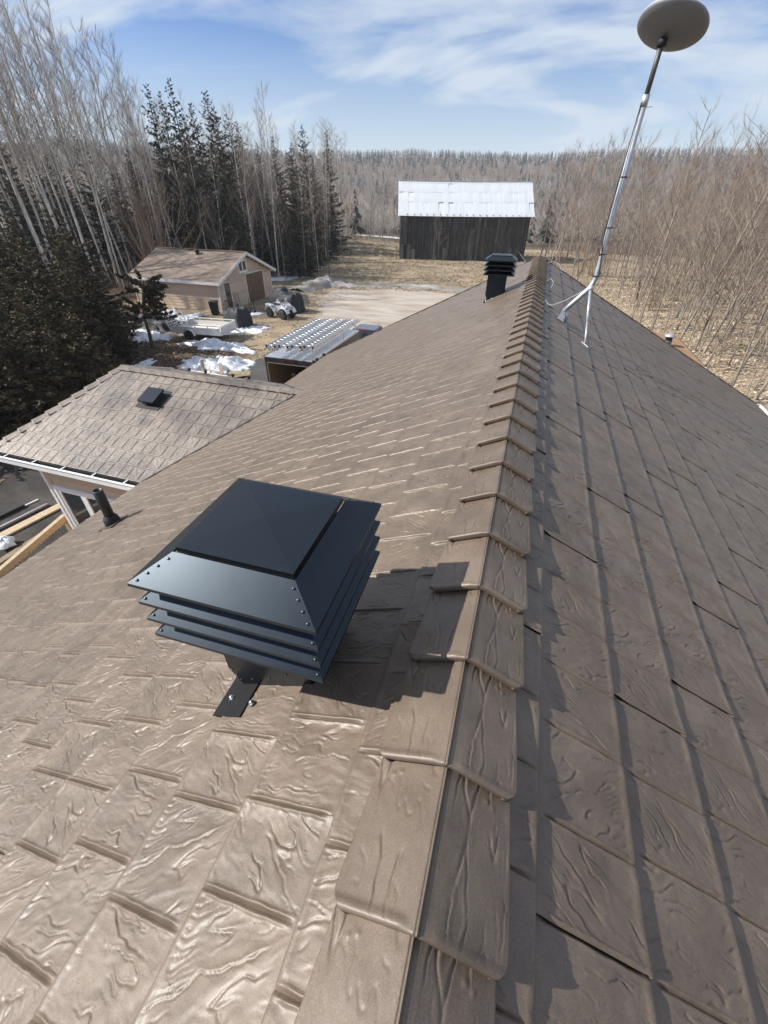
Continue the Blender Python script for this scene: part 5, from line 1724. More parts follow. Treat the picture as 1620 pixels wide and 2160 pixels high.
MB().add([(-0.3, -0.45, 0), (0.3, -0.45, 0), (0.3, 0.45, 0), (-0.3, 0.45, 0), (-0.38, -0.55, 0.55), (0.38, -0.55, 0.55), (0.38, 0.55, 0.55), (-0.38, 0.55, 0.55)], [(0, 3, 2, 1), (0, 1, 5, 4), (1, 2, 6, 5), (2, 3, 7, 6), (3, 0, 4, 7)]).build('tub', simple('grey_plastic', (0.36, 0.40, 0.44), 0.5), gb, fix=False)
MB().box((0, 0, 0.5), (0.66, 0.98, 0.02)).build('contents', MATTEBLACK, gb)
bag = []
for j, (x, y, w, l, h, a) in enumerate(((0, 0, 0.5, 0.6, 0.2, 10), (0.28, 0.12, 0.35, 0.5, 0.26, 70))):
    bag.append((x, y, w, l, h, a))
bgm = MB()
U, Vv = np.meshgrid(np.linspace(0, 2 * np.pi, 25)[:-1], np.linspace(0, 1, 9))
rr_ = 0.34 * np.sqrt(np.clip(1 - Vv ** 2, 0, 1)) * (1 + 0.30 * fbm(np.cos(U) * 2, np.sin(U) * 2 + Vv * 2, 2, 3) + 0.12 * np.sin(U * 5))
G = np.stack([rr_ * np.cos(U) * 1.3, rr_ * np.sin(U), 0.26 * Vv * (1 + 0.4 * pn(np.cos(U) * 2, np.sin(U) * 2, 7))], -1)
n_ = 24; idx = np.arange(G.shape[0] * n_).reshape(G.shape[0], n_)
F = np.stack([idx[:-1], np.roll(idx, -1, 1)[:-1], np.roll(idx, -1, 1)[1:], idx[1:]], -1).reshape(-1, 4)
o = link('plastic_bag', np_mesh('plastic_bag', G.reshape(-1, 3), F, simple('white_plastic_film', (0.66, 0.69, 0.72), 0.4, 0, 0.1, 6, 0.5, 0.03), False))
o.location = (-12.75, 5.05, 0.12); o.scale = (0.65, 0.65, 0.8)
tag(o, 'crumpled white plastic bag on the plank by the wing', 'bag')
# rail with wire mesh, and a capped pipe post
fn = empty('mesh_fence', (-10.7, 5.4, 0), 0, 'timber rail with wire mesh below it beside the wing', 'fence')
fo_ = Vector(fn.location)
ra = Vector((-10.15, 2.6, 1.05)) - fo_; rb_ = Vector((-10.82, 5.75, 1.05)) - fo_
MB().beam(ra, rb_, 0.11, 0.18).build('rail', LUMBER, fn)
for t in (0.02, 0.5, 0.98):
    p = ra.lerp(rb_, t); MB().beam(Vector((p.x + 0.02, p.y, -0.1)), Vector((p.x + 0.02, p.y, 0.95)), 0.09, 0.09).build('post', LUMBER, fn)
msh = MB()
d_ = (rb_ - ra)
N = 30
for j in range(N + 1):
    for k in range(8):
        z0 = 0.08 + k * 0.115
        p = ra + d_ * (j / N); q = ra + d_ * ((j + (0.5 if k % 2 else -0.5)) / N)
        pa = Vector((p.x + 0.07, p.y, z0)); 
        qa = Vector((q.x + 0.07, q.y, z0 + 0.115))
        msh.tube([pa, qa], 0.0035, 3, caps=False)
        q2 = ra + d_ * ((j - (0.5 if k % 2 else -0.5)) / N)
        msh.tube([pa, Vector((q2.x + 0.07, q2.y, z0 + 0.115))], 0.0035, 3, caps=False)
msh.build('wire_mesh', simple('rusty_wire', (0.30, 0.25, 0.20), 0.6, 0.4), fn, fix=False)
pp_ = empty('pipe_post', (-10.80, 5.95, 0), 0, 'grey pipe post with pale cap beside the wing window', 'post')
MB().tube([(0, 0, -0.1), (0, 0, 1.12)], 0.06, 14).build('pipe', GALV, pp_)
MB().lathe([(0.068, 1.12), (0.072, 1.15), (0.05, 1.18), (0.01, 1.19)], n=14).build('cap', WHITE, pp_)

# ------------------------------------------------------------------ vegetation


class Tree:
    """collects tapered limbs (wood) and twigs as triangles"""

    def __init__(s, seed):
        s.r = random.Random(seed); s.wood = MB(); s.tw = MB()

    def limb(s, pts, r0, r1, n=5, twig=False):
        k = len(pts)
        (s.tw if twig else s.wood).tube(pts, [r0 + (r1 - r0) * i / (k - 1) for i in range(k)], n, caps=False)

    def spike(s, p, d, r):
        """a twig: three-sided needle from p to p+d"""
        ax = d.cross(Vector((0, 0, 1)))
        if ax.length < 1e-4: ax = Vector((1, 0, 0))
        ax.normalize(); ay = d.cross(ax).normalized()
        b = len(s.tw.v)
        for j in range(3):
            a = 2.0944 * j
            s.tw.v.append(tuple(p + (ax * math.cos(a) + ay * math.sin(a)) * r))
        s.tw.v.append(tuple(p + d))
        s.tw.f.extend([(b, b + 1, b + 3), (b + 1, b + 2, b + 3), (b + 2, b, b + 3)])
        s.tw.sm.extend([False] * 3)

    def path(s, p, d, ln, k=4, wob=0.12, up=0.0):
        P = [p.copy()]; d = d.normalized()
        for i in range(k):
            d = (d + Vector((s.r.uniform(-wob, wob), s.r.uniform(-wob, wob), s.r.uniform(-wob, wob) + up))).normalized()
            P.append(P[-1] + d * (ln / k))
        return P

    def dir(s, az, el): return Vector((math.cos(az) * math.cos(el), math.sin(az) * math.cos(el), math.sin(el)))


def at_path(P, t):
    x = t * (len(P) - 1); i = min(int(x), len(P) - 2)
    return P[i].lerp(P[i + 1], x - i), (P[i + 1] - P[i]).normalized()


def make_aspen(seed, H=18.0, lo=0.42, nb=44, r0=0.105, twigs=11, spread=0.13):
    t = Tree(seed); r = t.r
    P = t.path(Vector((0, 0, -0.2)), Vector((r.uniform(-0.03, 0.03), r.uniform(-0.03, 0.03), 1)), H, 9, 0.025)
    t.limb(P, r0, 0.02, 6)
    for i in range(nb):
        f = lo + (1 - lo) * (i + r.random()) / nb
        p, d = at_path(P, min(f, 0.985))
        ln = H * spread * (1.15 - 0.75 * (f - lo) / (1 - lo)) * r.uniform(0.6, 1.2)
        az = r.uniform(0, 6.283)
        Q = t.path(p, t.dir(az, r.uniform(0.45, 0.95)), ln, 3, 0.14, 0.10)
        t.limb(Q, 0.022 * (1.2 - 0.6 * f), 0.006, 3, twig=True)
        for j in range(twigs):
            q, dd = at_path(Q, r.uniform(0.15, 1.0))
            e = (dd + Vector((r.uniform(-0.7, 0.7), r.uniform(-0.7, 0.7), r.uniform(-0.1, 0.8)))).normalized()
            tl = r.uniform(0.35, 0.95)
            t.spike(q, e * tl, 0.0058)
            if r.random() < 0.8: t.spike(q + e * tl * 0.4, (e + Vector((r.uniform(-0.6, 0.6), r.uniform(-0.6, 0.6), 0.35))).normalized() * tl * 0.7, 0.005)
    for i in range(14):       # dead stubs lower down
        p, d = at_path(P, r.uniform(0.12, lo))
        t.spike(p, t.dir(r.uniform(0, 6.28), r.uniform(-0.1, 0.5)) * r.uniform(0.5, 1.5), 0.014)
    return t


def make_maple(seed, H=11.0, nb=12, sub=6, tw=6, r0=0.10, lo=0.18, el=(0.5, 1.05)):
    t = Tree(seed); r = t.r
    P = t.path(Vector((0, 0, -0.2)), Vector((r.uniform(-0.12, 0.12), r.uniform(-0.12, 0.12), 1)), H, 7, 0.07)
    t.limb(P, r0 * 0.8, 0.012, 6)
    for i in range(nb):
        f = lo + (0.97 - lo) * (i + r.random()) / nb
        p, d = at_path(P, f)
        ln = H * 0.36 * (1.15 - 0.8 * f) * r.uniform(0.7, 1.25)
        Q = t.path(p, t.dir(r.uniform(0, 6.283), r.uniform(*el)), ln, 4, 0.16, 0.06)
        t.limb(Q, 0.024 * (1.25 - 0.8 * f), 0.007, 4)
        for j in range(sub):
            q, dd = at_path(Q, r.uniform(0.25, 1.0))
            e = (dd + Vector((r.uniform(-0.8, 0.8), r.uniform(-0.8, 0.8), r.uniform(-0.15, 0.7)))).normalized()
            S = t.path(q, e, ln * r.uniform(0.25, 0.5), 2, 0.2, 0.08)
            t.limb(S, 0.010, 0.005, 3, twig=True)
            for k in range(tw):
                w, ww_ = at_path(S, r.uniform(0.1, 1.0))
                g = (ww_ + Vector((r.uniform(-0.8, 0.8), r.uniform(-0.8, 0.8), r.uniform(-0.2, 0.7)))).normalized()
                t.spike(w, g * r.uniform(0.35, 0.9), 0.0050)
    return t


def make_brush(seed, H=4.0, stems=14, tw=22, spread=0.35, r0=0.025):
    t = Tree(seed); r = t.r
    for i in range(stems):
        az = r.uniform(0, 6.283); el = math.pi / 2 - abs(r.gauss(0, spread))
        P = t.path(Vector((r.uniform(-0.3, 0.3), r.uniform(-0.3, 0.3), -0.1)), t.dir(az, el), H * r.uniform(0.65, 1.1), 5, 0.08, 0.03)
        t.limb(P, r0, 0.006, 4)
        for j in range(tw):
            q, dd = at_path(P, r.uniform(0.2, 1.0))
            e = (dd + Vector((r.uniform(-0.7, 0.7), r.uniform(-0.7, 0.7), r.uniform(0, 0.6)))).normalized()
            ln = H * r.uniform(0.07, 0.2)
            t.spike(q, e * ln, 0.008)
            t.spike(q + e * ln * 0.5, (e + Vector((r.uniform(-0.7, 0.7), r.uniform(-0.7, 0.7), 0.3))).normalized() * ln * 0.6, 0.006)
    return t


def needle_mesh(pts, dirs, sizes, rnd, n=4, flat=0.5):
    """sprays: small pointed blades around each point, vectorised"""
    P = np.repeat(np.asarray(pts), n, 0); D = np.repeat(np.asarray(dirs), n, 0); S = np.repeat(np.asarray(sizes), n)
    m = len(P)
    g = np.random.RandomState(rnd)
    D = D + g.normal(0, 0.55, (m, 3)) * np.array([1, 1, flat])
    D /= np.linalg.norm(D, axis=1, keepdims=True)
    A = np.cross(D, g.normal(0, 1, (m, 3))); A /= np.linalg.norm(A, axis=1, keepdims=True) + 1e-9
    w = S * g.uniform(0.16, 0.30, m)
    L_ = S * g.uniform(0.7, 1.3, m)
    b = P + g.normal(0, 0.12, (m, 3)) * S[:, None]
    V = np.stack([b, b + D * L_[:, None] * 0.5 + A * w[:, None], b + D * L_[:, None], b + D * L_[:, None] * 0.5 - A * w[:, None]], 1).reshape(-1, 3)
    F = np.arange(m * 4).reshape(m, 4)
    return V, F


def make_conifer(seed, H=14.0, Rb=2.6, whorls=36, per=11, step=14, size=0.30, lo=0.05, droop=0.25, blades=8, ragged=0.45, power=0.85):
    r = random.Random(seed)
    t = Tree(seed)
    P = t.path(Vector((0, 0, -0.2)), Vector((0, 0, 1)), H, 6, 0.015)
    t.limb(P, H * 0.011, 0.012, 6)
    pts, dirs, sz = [], [], []
    for i in range(whorls):
        f = lo + (0.99 - lo) * (i + r.random() * 0.8) / whorls
        p0, _ = at_path(P, f)
        R_ = Rb * (1 - f) ** power * r.uniform(1 - ragged, 1 + ragged * 0.6) * (1 + 0.25 * math.sin(f * 17 + seed)) + 0.08
        k = max(3, int(per * (0.45 + 0.55 * (1 - f))))
        for j in range(k):
            az = 6.283 * (j + r.random()) / k
            ln = R_ * r.uniform(0.35, 1.3)
            p = p0 + Vector((0, 0, r.uniform(-0.5, 0.5) * H / whorls))
            el = 0.45 * f - droop * (1 - f) + r.uniform(-0.12, 0.12)
            d = t.dir(az, el)
            q = p.copy()
            m = max(2, int(step * ln / Rb) + 1)
            tip = p + d * ln
            t.spike(p, d * ln, 0.012)
            for a in range(m):
                u = (a + r.uniform(0.3, 1.0)) / m
                c = p.lerp(tip, u) + Vector((0, 0, 0.12 * ln * (u * u)))
                side = Vector((-d.y, d.x, 0)) * r.uniform(-0.7, 0.7)
                pts.append(tuple(c)); dirs.append(tuple((d + side + Vector((0, 0, -0.12))).normalized())); sz.append(size * (0.45 + 0.75 * (1 - f)) * r.uniform(0.7, 1.25))
    V, F = needle_mesh(np.array(pts), np.array(dirs), np.array(sz), seed, blades)
    return t, V, F


def proto(t, bark_m, twig_m, extra=None, emat=None):
    out = [('trunk', t.wood.mesh('trunk', bark_m, fix=False))]
    if extra is not None:
        if t.tw.f: out.append(('branches', t.tw.mesh('branches', bark_m, fix=False)))
        out.append(('crown', np_mesh('crown', extra[0], extra[1], emat)))
    elif t.tw.f:
        out.append(('crown', t.tw.mesh('crown', twig_m, fix=False)))
    return out


def plant(name, pr_, x, y, s, rz, label, cat, group, tilt=(0, 0), zoff=0.0, sz=None):
    o = bpy.data.objects.new(name, None)
    o.empty_display_size = 0.3
    COL.objects.link(o)
    o.location = (x, y, float(gh(x, y)) + zoff)
    o.rotation_euler = (tilt[0], tilt[1], rz)
    o.scale = (s, s, s * (sz or 1.0))
    tag(o, label, cat, group)
    for nm, me in pr_:
        c = bpy.data.objects.new(nm, me)
        COL.objects.link(c); c.parent = o
    return o


def polar(az, d):      # azimuth from +y, clockwise, as seen from the roof
    a = R(az)
    return CAM[0] + d * math.sin(a), d * math.cos(a)


P_ASPEN = [proto(make_aspen(100 + i, RND.uniform(16, 20), RND.uniform(0.42, 0.55), 32), ASPEN, ASPENT) for i in range(7)]
P_MAPLE = [proto(make_maple(200 + i, RND.uniform(9.5, 12.5), 13, 5, 5), MAPLE, MAPLET) for i in range(7)]
P_SAPL = [proto(make_maple(300 + i, RND.uniform(6, 9), 11, 4, 4, 0.045, 0.25, (0.6, 1.15)), MAPLE, MAPLET) for i in range(6)]
P_POLE = [proto(make_aspen(340 + i, RND.uniform(9, 12), 0.45, 20, 0.06, 9, 0.16), MAPLE, MAPLET) for i in range(4)]
P_BRUSH = [proto(make_brush(400 + i, RND.uniform(2.5, 4.0), 11, 16), BRUSHM, BRUSHM) for i in range(4)]
_c = [make_conifer(500 + i, RND.uniform(13, 17), RND.uniform(2.7, 3.5)) for i in range(5)]
P_SPRUCE = [proto(t, DARKB, None, (V, F), SPRUCE) for t, V, F in _c]
_c = [make_conifer(600 + i, RND.uniform(6.5, 9.5), RND.uniform(1.9, 2.5), 34, 11, 13, 0.27, 0.02, 0.10, 8, 0.5, 0.8) for i in range(6)]
P_CEDAR = [proto(t, DARKB, None, (V, F), CEDAR) for t, V, F in _c]
P_BIG = proto(make_brush(450, 9.5, 34, 46, 0.36, 0.055), BRUSHM, BRUSHM)
P_BIRCH = [proto(make_maple(470 + i, 8.5, 9, 4, 5, 0.07, 0.22, (0.75, 1.2)), BIRCH, BIRCH) for i in range(2)]


def leafy(seed, H):
    t = make_maple(seed, H, 10, 4, 3, 0.05, 0.2)
    v = np.array(t.tw.v)[3::4] if len(t.tw.v) > 8 else np.array(t.tw.v)
    g = np.random.RandomState(seed)
    p = np.array(t.tw.v)[g.randint(0, len(t.tw.v), 420)]
    p = p[p[:, 2] < H * 0.75]
    V, F = needle_mesh(p, g.normal(0, 1, p.shape) + np.array([0, 0, -0.4]), np.full(len(p), 0.16), seed, 2, 1.0)
    return proto(t, MAPLE, MAPLET) + [('leaves', np_mesh('leaves', V, F, DRYLEAF))]


P_LEAFY = [leafy(480 + i, 5.5) for i in range(3)]

G1 = 'tall pale aspens of the stand'
G2 = 'dark spruces behind the garage'
G3 = 'dense dark cedars beside the wing'
G4 = 'bare maples of the wood by the gable'
G5 = 'slender bare saplings by the gable'
rv = random.Random(11)


def scatter(n, az0, az1, d0, d1, mind, seed, ok=None, tries=40, bias=1.0):
    r = random.Random(seed); out = []
    for i in range(n):
        for k in range(tries):
            az = r.uniform(az0, az1); d = d0 + (d1 - d0) * r.random() ** bias
            x, y = polar(az, d)
            if ok and not ok(x, y, az, d): continue
            if all((x - a) ** 2 + (y - b) ** 2 > mind * mind for a, b in out):
                out.append((x, y)); break
    return out


# aspen stand on the left
for (x, y) in scatter(100, -60, -41.5, 46, 80, 1.9, 21, lambda x, y, az, d: not (x > -38.5 and y < 45)):
    az = math.degrees(math.atan2(x, y))
    d = math.hypot(x, y)
    s = (1.12 if az < -47 else 0.98) * rv.uniform(0.86, 1.1) * (0.75 + d / 190)
    plant('aspen_tree', rv.choice(P_ASPEN), x, y, s, rv.uniform(0, 6.28), 'tall bare pale-trunked aspen in the dense stand above the cedars', 'tree', G1, (rv.uniform(-0.025, 0.025), rv.uniform(-0.025, 0.025)))
for (x, y) in scatter(34, -43, -30, 58, 86, 2.0, 26):
    plant('aspen_tree', rv.choice(P_ASPEN), x, y, rv.uniform(0.78, 0.98), rv.uniform(0, 6.28), 'bare pale aspen mixed among the dark spruces behind the garage', 'tree', 'aspens among the spruces', (rv.uniform(-0.02, 0.02), rv.uniform(-0.02, 0.02)))
# aspens further along, thinner
for (x, y) in scatter(55, -38, -22, 74, 125, 2.2, 22):
    plant('bare_tree', rv.choice(P_ASPEN + P_MAPLE[:3]), x, y, rv.uniform(0.85, 1.05) * (1.0 if True else 1), rv.uniform(0, 6.28), 'bare grey tree in the mixed wood between garage and barn', 'tree', 'bare trees of the mixed wood')
# spruces: a row of recognisable tops, then the dark mass behind
tops = [(352, 165, 62), (330, 190, 70), (432, 188, 66), (405, 215, 74), (478, 240, 70), (500, 255, 80), (455, 225, 62), (640, 262, 88), (690, 275, 84), (300, 175, 72), (540, 300, 84), (380, 240, 60), (575, 285, 96), (610, 300, 92), (660, 330, 98)]
ORD = ['leftmost', 'second', 'third', 'fourth', 'fifth', 'sixth', 'seventh', 'eighth', 'ninth', 'tenth', 'eleventh', 'twelfth', 'thirteenth', 'fourteenth', 'rightmost']
for q, (px, py, d) in enumerate(sorted(tops)):
    dv = _f + _r * (px - 810) / 870.68 - _u * (py - 1080) / 870.68
    h = math.hypot(dv[0], dv[1]); tt = d / h
    X = CAM + dv * tt
    i = rv.randrange(5)
    Hm = _c and None
    zt = max(v.co.z for v in P_SPRUCE[i][-1][1].vertices)
    plant('spruce_tree', P_SPRUCE[i], X[0], X[1], (X[2] - float(gh(X[0], X[1]))) / zt, rv.uniform(0, 6.28), f'dark conical spruce topping the treeline behind the garage, {ORD[q]} from the aspens' if 0 < q < 14 else f'dark conical spruce topping the treeline behind the garage, {ORD[q]} of its row', 'tree', G2)
for (x, y) in scatter(80, -60, -24, 56, 110, 2.4, 23):
    plant('spruce_tree', rv.choice(P_SPRUCE), x, y, rv.uniform(0.55, 0.85), rv.uniform(0, 6.28), 'dark spruce deep in the shaded wood behind the garage', 'tree', 'understorey spruces')
for (x, y) in scatter(38, -41.5, -24, 52, 76, 2.2, 33, lambda x, y, az, d: not (x > -24 or (-36.5 < x and y < 44))):
    plant('bare_tree', rv.choice(P_MAPLE + P_POLE), x, y, rv.uniform(0.75, 1.15), rv.uniform(0, 6.28), 'thin grey brown bare tree in front of the dark spruces', 'tree', 'bare trees before the spruces')
# low evergreen fringe along the wood behind the garage
for (x, y) in scatter(26, -41, -27, 58, 86, 2.4, 29):
    plant('young_spruce', rv.choice(P_SPRUCE), x, y, rv.uniform(0.22, 0.42), rv.uniform(0, 6.28), 'young dark spruce on the snowy wood edge behind the garage', 'tree', 'young spruces on the wood edge', sz=0.9)


# cedars: the dark mass at the left
def ok_cedar(x, y, az, d):
    if az > -49.5 and d < 36: return False
    if az > -53 and d < 27: return False
    if -36.5 < x < -23.0 and 23.0 < y < 43: return False
    return True


for (x, y) in scatter(85, -74, -43, 21, 48, 1.6, 24, ok_cedar):
    d = math.hypot(x, y)
    plant('cedar_tree', rv.choice(P_CEDAR), x, y, rv.uniform(0.62, 0.95) * (0.62 + d / 95), rv.uniform(0, 6.28), 'dense dark green cedar in the shaded mass beside the wing', 'tree', G3)
for (x, y) in scatter(24, -56, -40, 38, 52, 2.2, 25, ok_cedar):
    plant('bare_shrub', rv.choice(P_BRUSH), x, y, rv.uniform(0.9, 1.5), rv.uniform(0, 6.28), 'brown twiggy shrub among the cedars', 'shrub', 'twiggy shrubs among the cedars')
plant('multi_stemmed_tree', P_BIG, -36.3, 38.6, 1.0, 0.6, 'broad many-stemmed bare tree fanning up behind the garage', 'tree', None)
plant('birch_tree', P_BIRCH[0], -37.5, 50.0, 1.45, 1.0, 'slim white birch standing just behind the garage roof vent', 'tree', None)
plant('birch_tree', P_BIRCH[1], -37.0, 57.0, 1.05, 2.2, 'forked white birch in front of the dark wood', 'tree', None)
# field edge: small trees with dry leaves and saplings
for k, (px, py, s, kind) in enumerate(((617, 556, 0.9, 0), (655, 540, 0.9, 1), (672, 528, 0.8, 1), (700, 535, 1.0, 1), (610, 520, 1.1, 0), (735, 500, 1.15, 2), (762, 515, 0.8, 1), (780, 470, 1.0, 1), (800, 480, 1.3, 1), (720, 520, 0.7, 0), (640, 565, 0.5, 1), (810, 540, 0.55, 1))):
    dv = _f + _r * (px - 810) / 870.68 - _u * (py - 1080) / 870.68
    X = CAM + dv * (-(CAM[2] - 0.0) / dv[2])
    if math.hypot(X[0], X[1]) > 115: X = CAM + dv * (100 / math.hypot(dv[0], dv[1]))
    if kind in (0, 2): plant('leafy_sapling', P_LEAFY[k % 3], X[0], X[1], s, rv.uniform(0, 6), 'small tree holding tan dead leaves at the field edge', 'tree', 'small trees with tan leaves')
    else: plant('sapling', P_SAPL[k % 6], X[0], X[1], s * 0.8, rv.uniform(0, 6), 'thin bare sapling standing in the field edge', 'tree', 'field edge saplings')
plant('sapling', P_SAPL[1], -14.8, 73.8, 0.72, 1.0, 'thin bare sapling growing against the barn front', 'tree', None)
for (x, y) in scatter(22, -26, -14, 96, 150, 3, 31):
    plant('bare_tree', rv.choice(P_MAPLE), x, y, rv.uniform(0.8, 1.1), rv.uniform(0, 6.28), 'bare brown tree beyond the field mound left of the barn', 'tree', 'bare trees beyond the field mound')


# right hand wood
def ok_right(x, y, az, d):
    return not (x < 8.6 and y < 60) and not (2.0 < x < 8.6 and 20 < y < 29) and x > -0.5 + (y - 60) * 0.02


for (x, y) in scatter(150, -1.0, 31, 32, 112, 1.7, 41, ok_right, bias=0.9):
    d = math.hypot(x, y)
    plant('maple_tree', rv.choice(P_MAPLE), x, y, rv.uniform(0.80, 1.18) * (0.84 + d / 260), rv.uniform(0, 6.28), 'bare brown branching tree in the wood beyond the gable', 'tree', G4, (rv.uniform(-0.05, 0.05), rv.uniform(-0.05, 0.05)))
for (x, y) in scatter(185, 4.5, 33, 26, 72, 0.9, 42, ok_right):
    plant('sapling', rv.choice(P_SAPL + P_POLE), x, y, rv.uniform(0.75, 1.15), rv.uniform(0, 6.28), 'slender bare sapling of the wood beyond the gable', 'tree', G5, (rv.uniform(-0.07, 0.07), rv.uniform(-0.07, 0.07)))
for (x, y) in scatter(34, 1.5, 32, 46, 100, 1.5, 43, ok_right):
    plant('bare_shrub', rv.choice(P_BRUSH), x, y, rv.uniform(0.8, 1.5), rv.uniform(0, 6.28), 'grey twiggy shrub under the trees beyond the gable', 'shrub', 'twiggy shrubs by the gable')
for (x, y) in scatter(30, 6, 30, 30, 62, 1.5, 44, ok_right):
    plant('leafy_sapling', rv.choice(P_LEAFY), x, y, rv.uniform(0.35, 0.7), rv.uniform(0, 6.28), 'low sapling with curled tan leaves beyond the gable', 'tree', 'tan leaved saplings by the gable')
# two distinct near trunks at the far right
plant('maple_tree', P_MAPLE[2], 11.9, 25.2, 1.0, 0.4, 'near pale trunk rising right behind the eave gutter', 'tree', None, (0.0, 0.10))
plant('maple_tree', P_MAPLE[4], 9.9, 33.8, 1.15, 1.4, 'straight grey trunk standing behind the outbuilding', 'tree', None, (0.0, 0.04))

# small pine by the utility trailer
tp = Tree(77)
Pt = [Vector((0, 0, -0.1)), Vector((0.05, 0.05, 0.9)), Vector((0.0, 0.1, 1.9)), Vector((0.25, 0.2, 2.9)), Vector((0.55, 0.35, 3.9))]
tp.limb(Pt, 0.13, 0.04, 7)
pts, dirs, sz = [], [], []
for i in range(52):
    f = tp.r.uniform(0.42, 1.0)
    p, d = at_path(Pt, f)
    az = tp.r.gauss(0.75, 1.5)
    ln = tp.r.uniform(0.7, 1.9) * (1.25 - 0.45 * f)
    Q = tp.path(p, tp.dir(az, tp.r.uniform(-0.15, 0.55)), ln, 3, 0.25, 0.03)
    tp.limb(Q, 0.03, 0.010, 4)
    for j in range(44):
        q, dd = at_path(Q, tp.r.uniform(0.25, 1.0))
        pts.append(tuple(q)); dirs.append(tuple((dd + Vector((tp.r.uniform(-1, 1), tp.r.uniform(-1, 1), tp.r.uniform(-0.2, 0.9)))).normalized())); sz.append(tp.r.uniform(0.11, 0.19))
V, F = needle_mesh(np.array(pts), np.array(dirs), np.array(sz), 9, 6, 1.0)
plant('pine_tree', proto(tp, DARKB, None, (V, F), PINE), -22.9, 22.0, 1.0, 0.0, 'small crooked pine in front of the utility trailer', 'tree', None)


# ------------------------------------------------------------------ far woods over the hills (one mass)
def far_woods():
    g = np.random.RandomState(5)
    az = []; dd = []
    for (n, a0, a1, d0, d1) in ((2600, -40, 30, 118, 240), (5200, -46, 34, 230, 520), (5200, -50, 36, 480, 900)):
        az.append(g.uniform(a0, a1, n)); dd.append(np.sqrt(g.uniform(d0 * d0, d1 * d1, n)))
    az = np.radians(np.concatenate(az)); dd = np.concatenate(dd)
    x = dd * np.sin(az); y = dd * np.cos(az); z = gh(x, y)
    con = (g.random_sample(len(x)) < np.where(dd > 640, 0.42, np.where(dd > 420, 0.12, 0.05))) | (pn(x / 70, y / 70, 33) > 0.6)
    keep = pn(x / 40, y / 40, 12) > -0.75
    # bare crowns: bundle of upward spikes
    def bundle(x, y, z, H, k, spread, rad):
        m = len(x)
        V = []; 
        base = np.stack([x, y, z], -1)
        for j in range(k):
            f = 0.0 if j == 0 else g.uniform(0.25, 0.75, m)
            h = H if j == 0 else H * (g.uniform(0.22, 0.42, m))
            p = base + np.stack([np.zeros(m), np.zeros(m), H * f], -1)
            a = g.uniform(0, 6.283, m)
            sp_ = 0.02 if j == 0 else g.uniform(0.25, spread, m)
            d = np.stack([np.cos(a) * sp_, np.sin(a) * sp_, np.ones(m)], -1) * np.asarray(h)[:, None]
            r = rad * (1.0 if j == 0 else 0.9) * (1 + dd_sel / 300)
            o1 = np.stack([np.cos(a), np.sin(a), 0 * a], -1) * r[:, None]
            o2 = np.stack([np.cos(a + 2.1), np.sin(a + 2.1), 0 * a], -1) * r[:, None]
            o3 = np.stack([np.cos(a + 4.2), np.sin(a + 4.2), 0 * a], -1) * r[:, None]
            V.append(np.stack([p + o1, p + o2, p + o3, p + d], 1))
        V = np.concatenate(V, 0)
        n_ = len(V)
        i4 = np.arange(n_)[:, None] * 4
        F = np.concatenate([i4 + [0, 1, 3], i4 + [1, 2, 3], i4 + [2, 0, 3]], 0)
        return V.reshape(-1, 3), F
    s = keep & ~con
    dd_sel = dd[s]
    H = g.uniform(6.5, 10.5, s.sum())
    V, F = bundle(x[s], y[s], z[s] - 0.3, H, 22, 1.3, 0.030)
    tag(link('far_woods', np_mesh('far_woods', V, F, FARW)), 'grey brown leafless wood covering the distant hills', None, None, 'stuff')
    s = keep & con
    # conifers: three ragged stacked cones of separate blades
    m = s.sum(); V = []; 
    base = np.stack([x[s], y[s], z[s]], -1); H = g.uniform(7, 11, m)
    for j in range(26):
        f = 0.12 + 0.86 * j / 26
        a = g.uniform(0, 6.283, m); ln = (1 - f) * H * 0.24 * g.uniform(0.6, 1.2, m) + 0.2
        c = base + np.stack([0 * a, 0 * a, H * f], -1)
        tip = c + np.stack([np.cos(a) * ln, np.sin(a) * ln, -0.25 * ln], -1)
        sd = np.stack([-np.sin(a), np.cos(a), 0 * a], -1) * (ln * 0.55)[:, None]
        V.append(np.stack([c + np.array([0, 0, 1]) * (H * 0.09)[:, None], tip - sd, tip + sd], 1))
    V = np.concatenate(V, 0).reshape(-1, 3)
    F = np.arange(len(V)).reshape(-1, 3)
    tag(link('far_conifers', np_mesh('far_conifers', V, F, FARC)), 'dark evergreen tops scattered through the distant wooded hills', None, None, 'stuff')


far_woods()

# ------------------------------------------------------------------ snow, berm, grass, litter


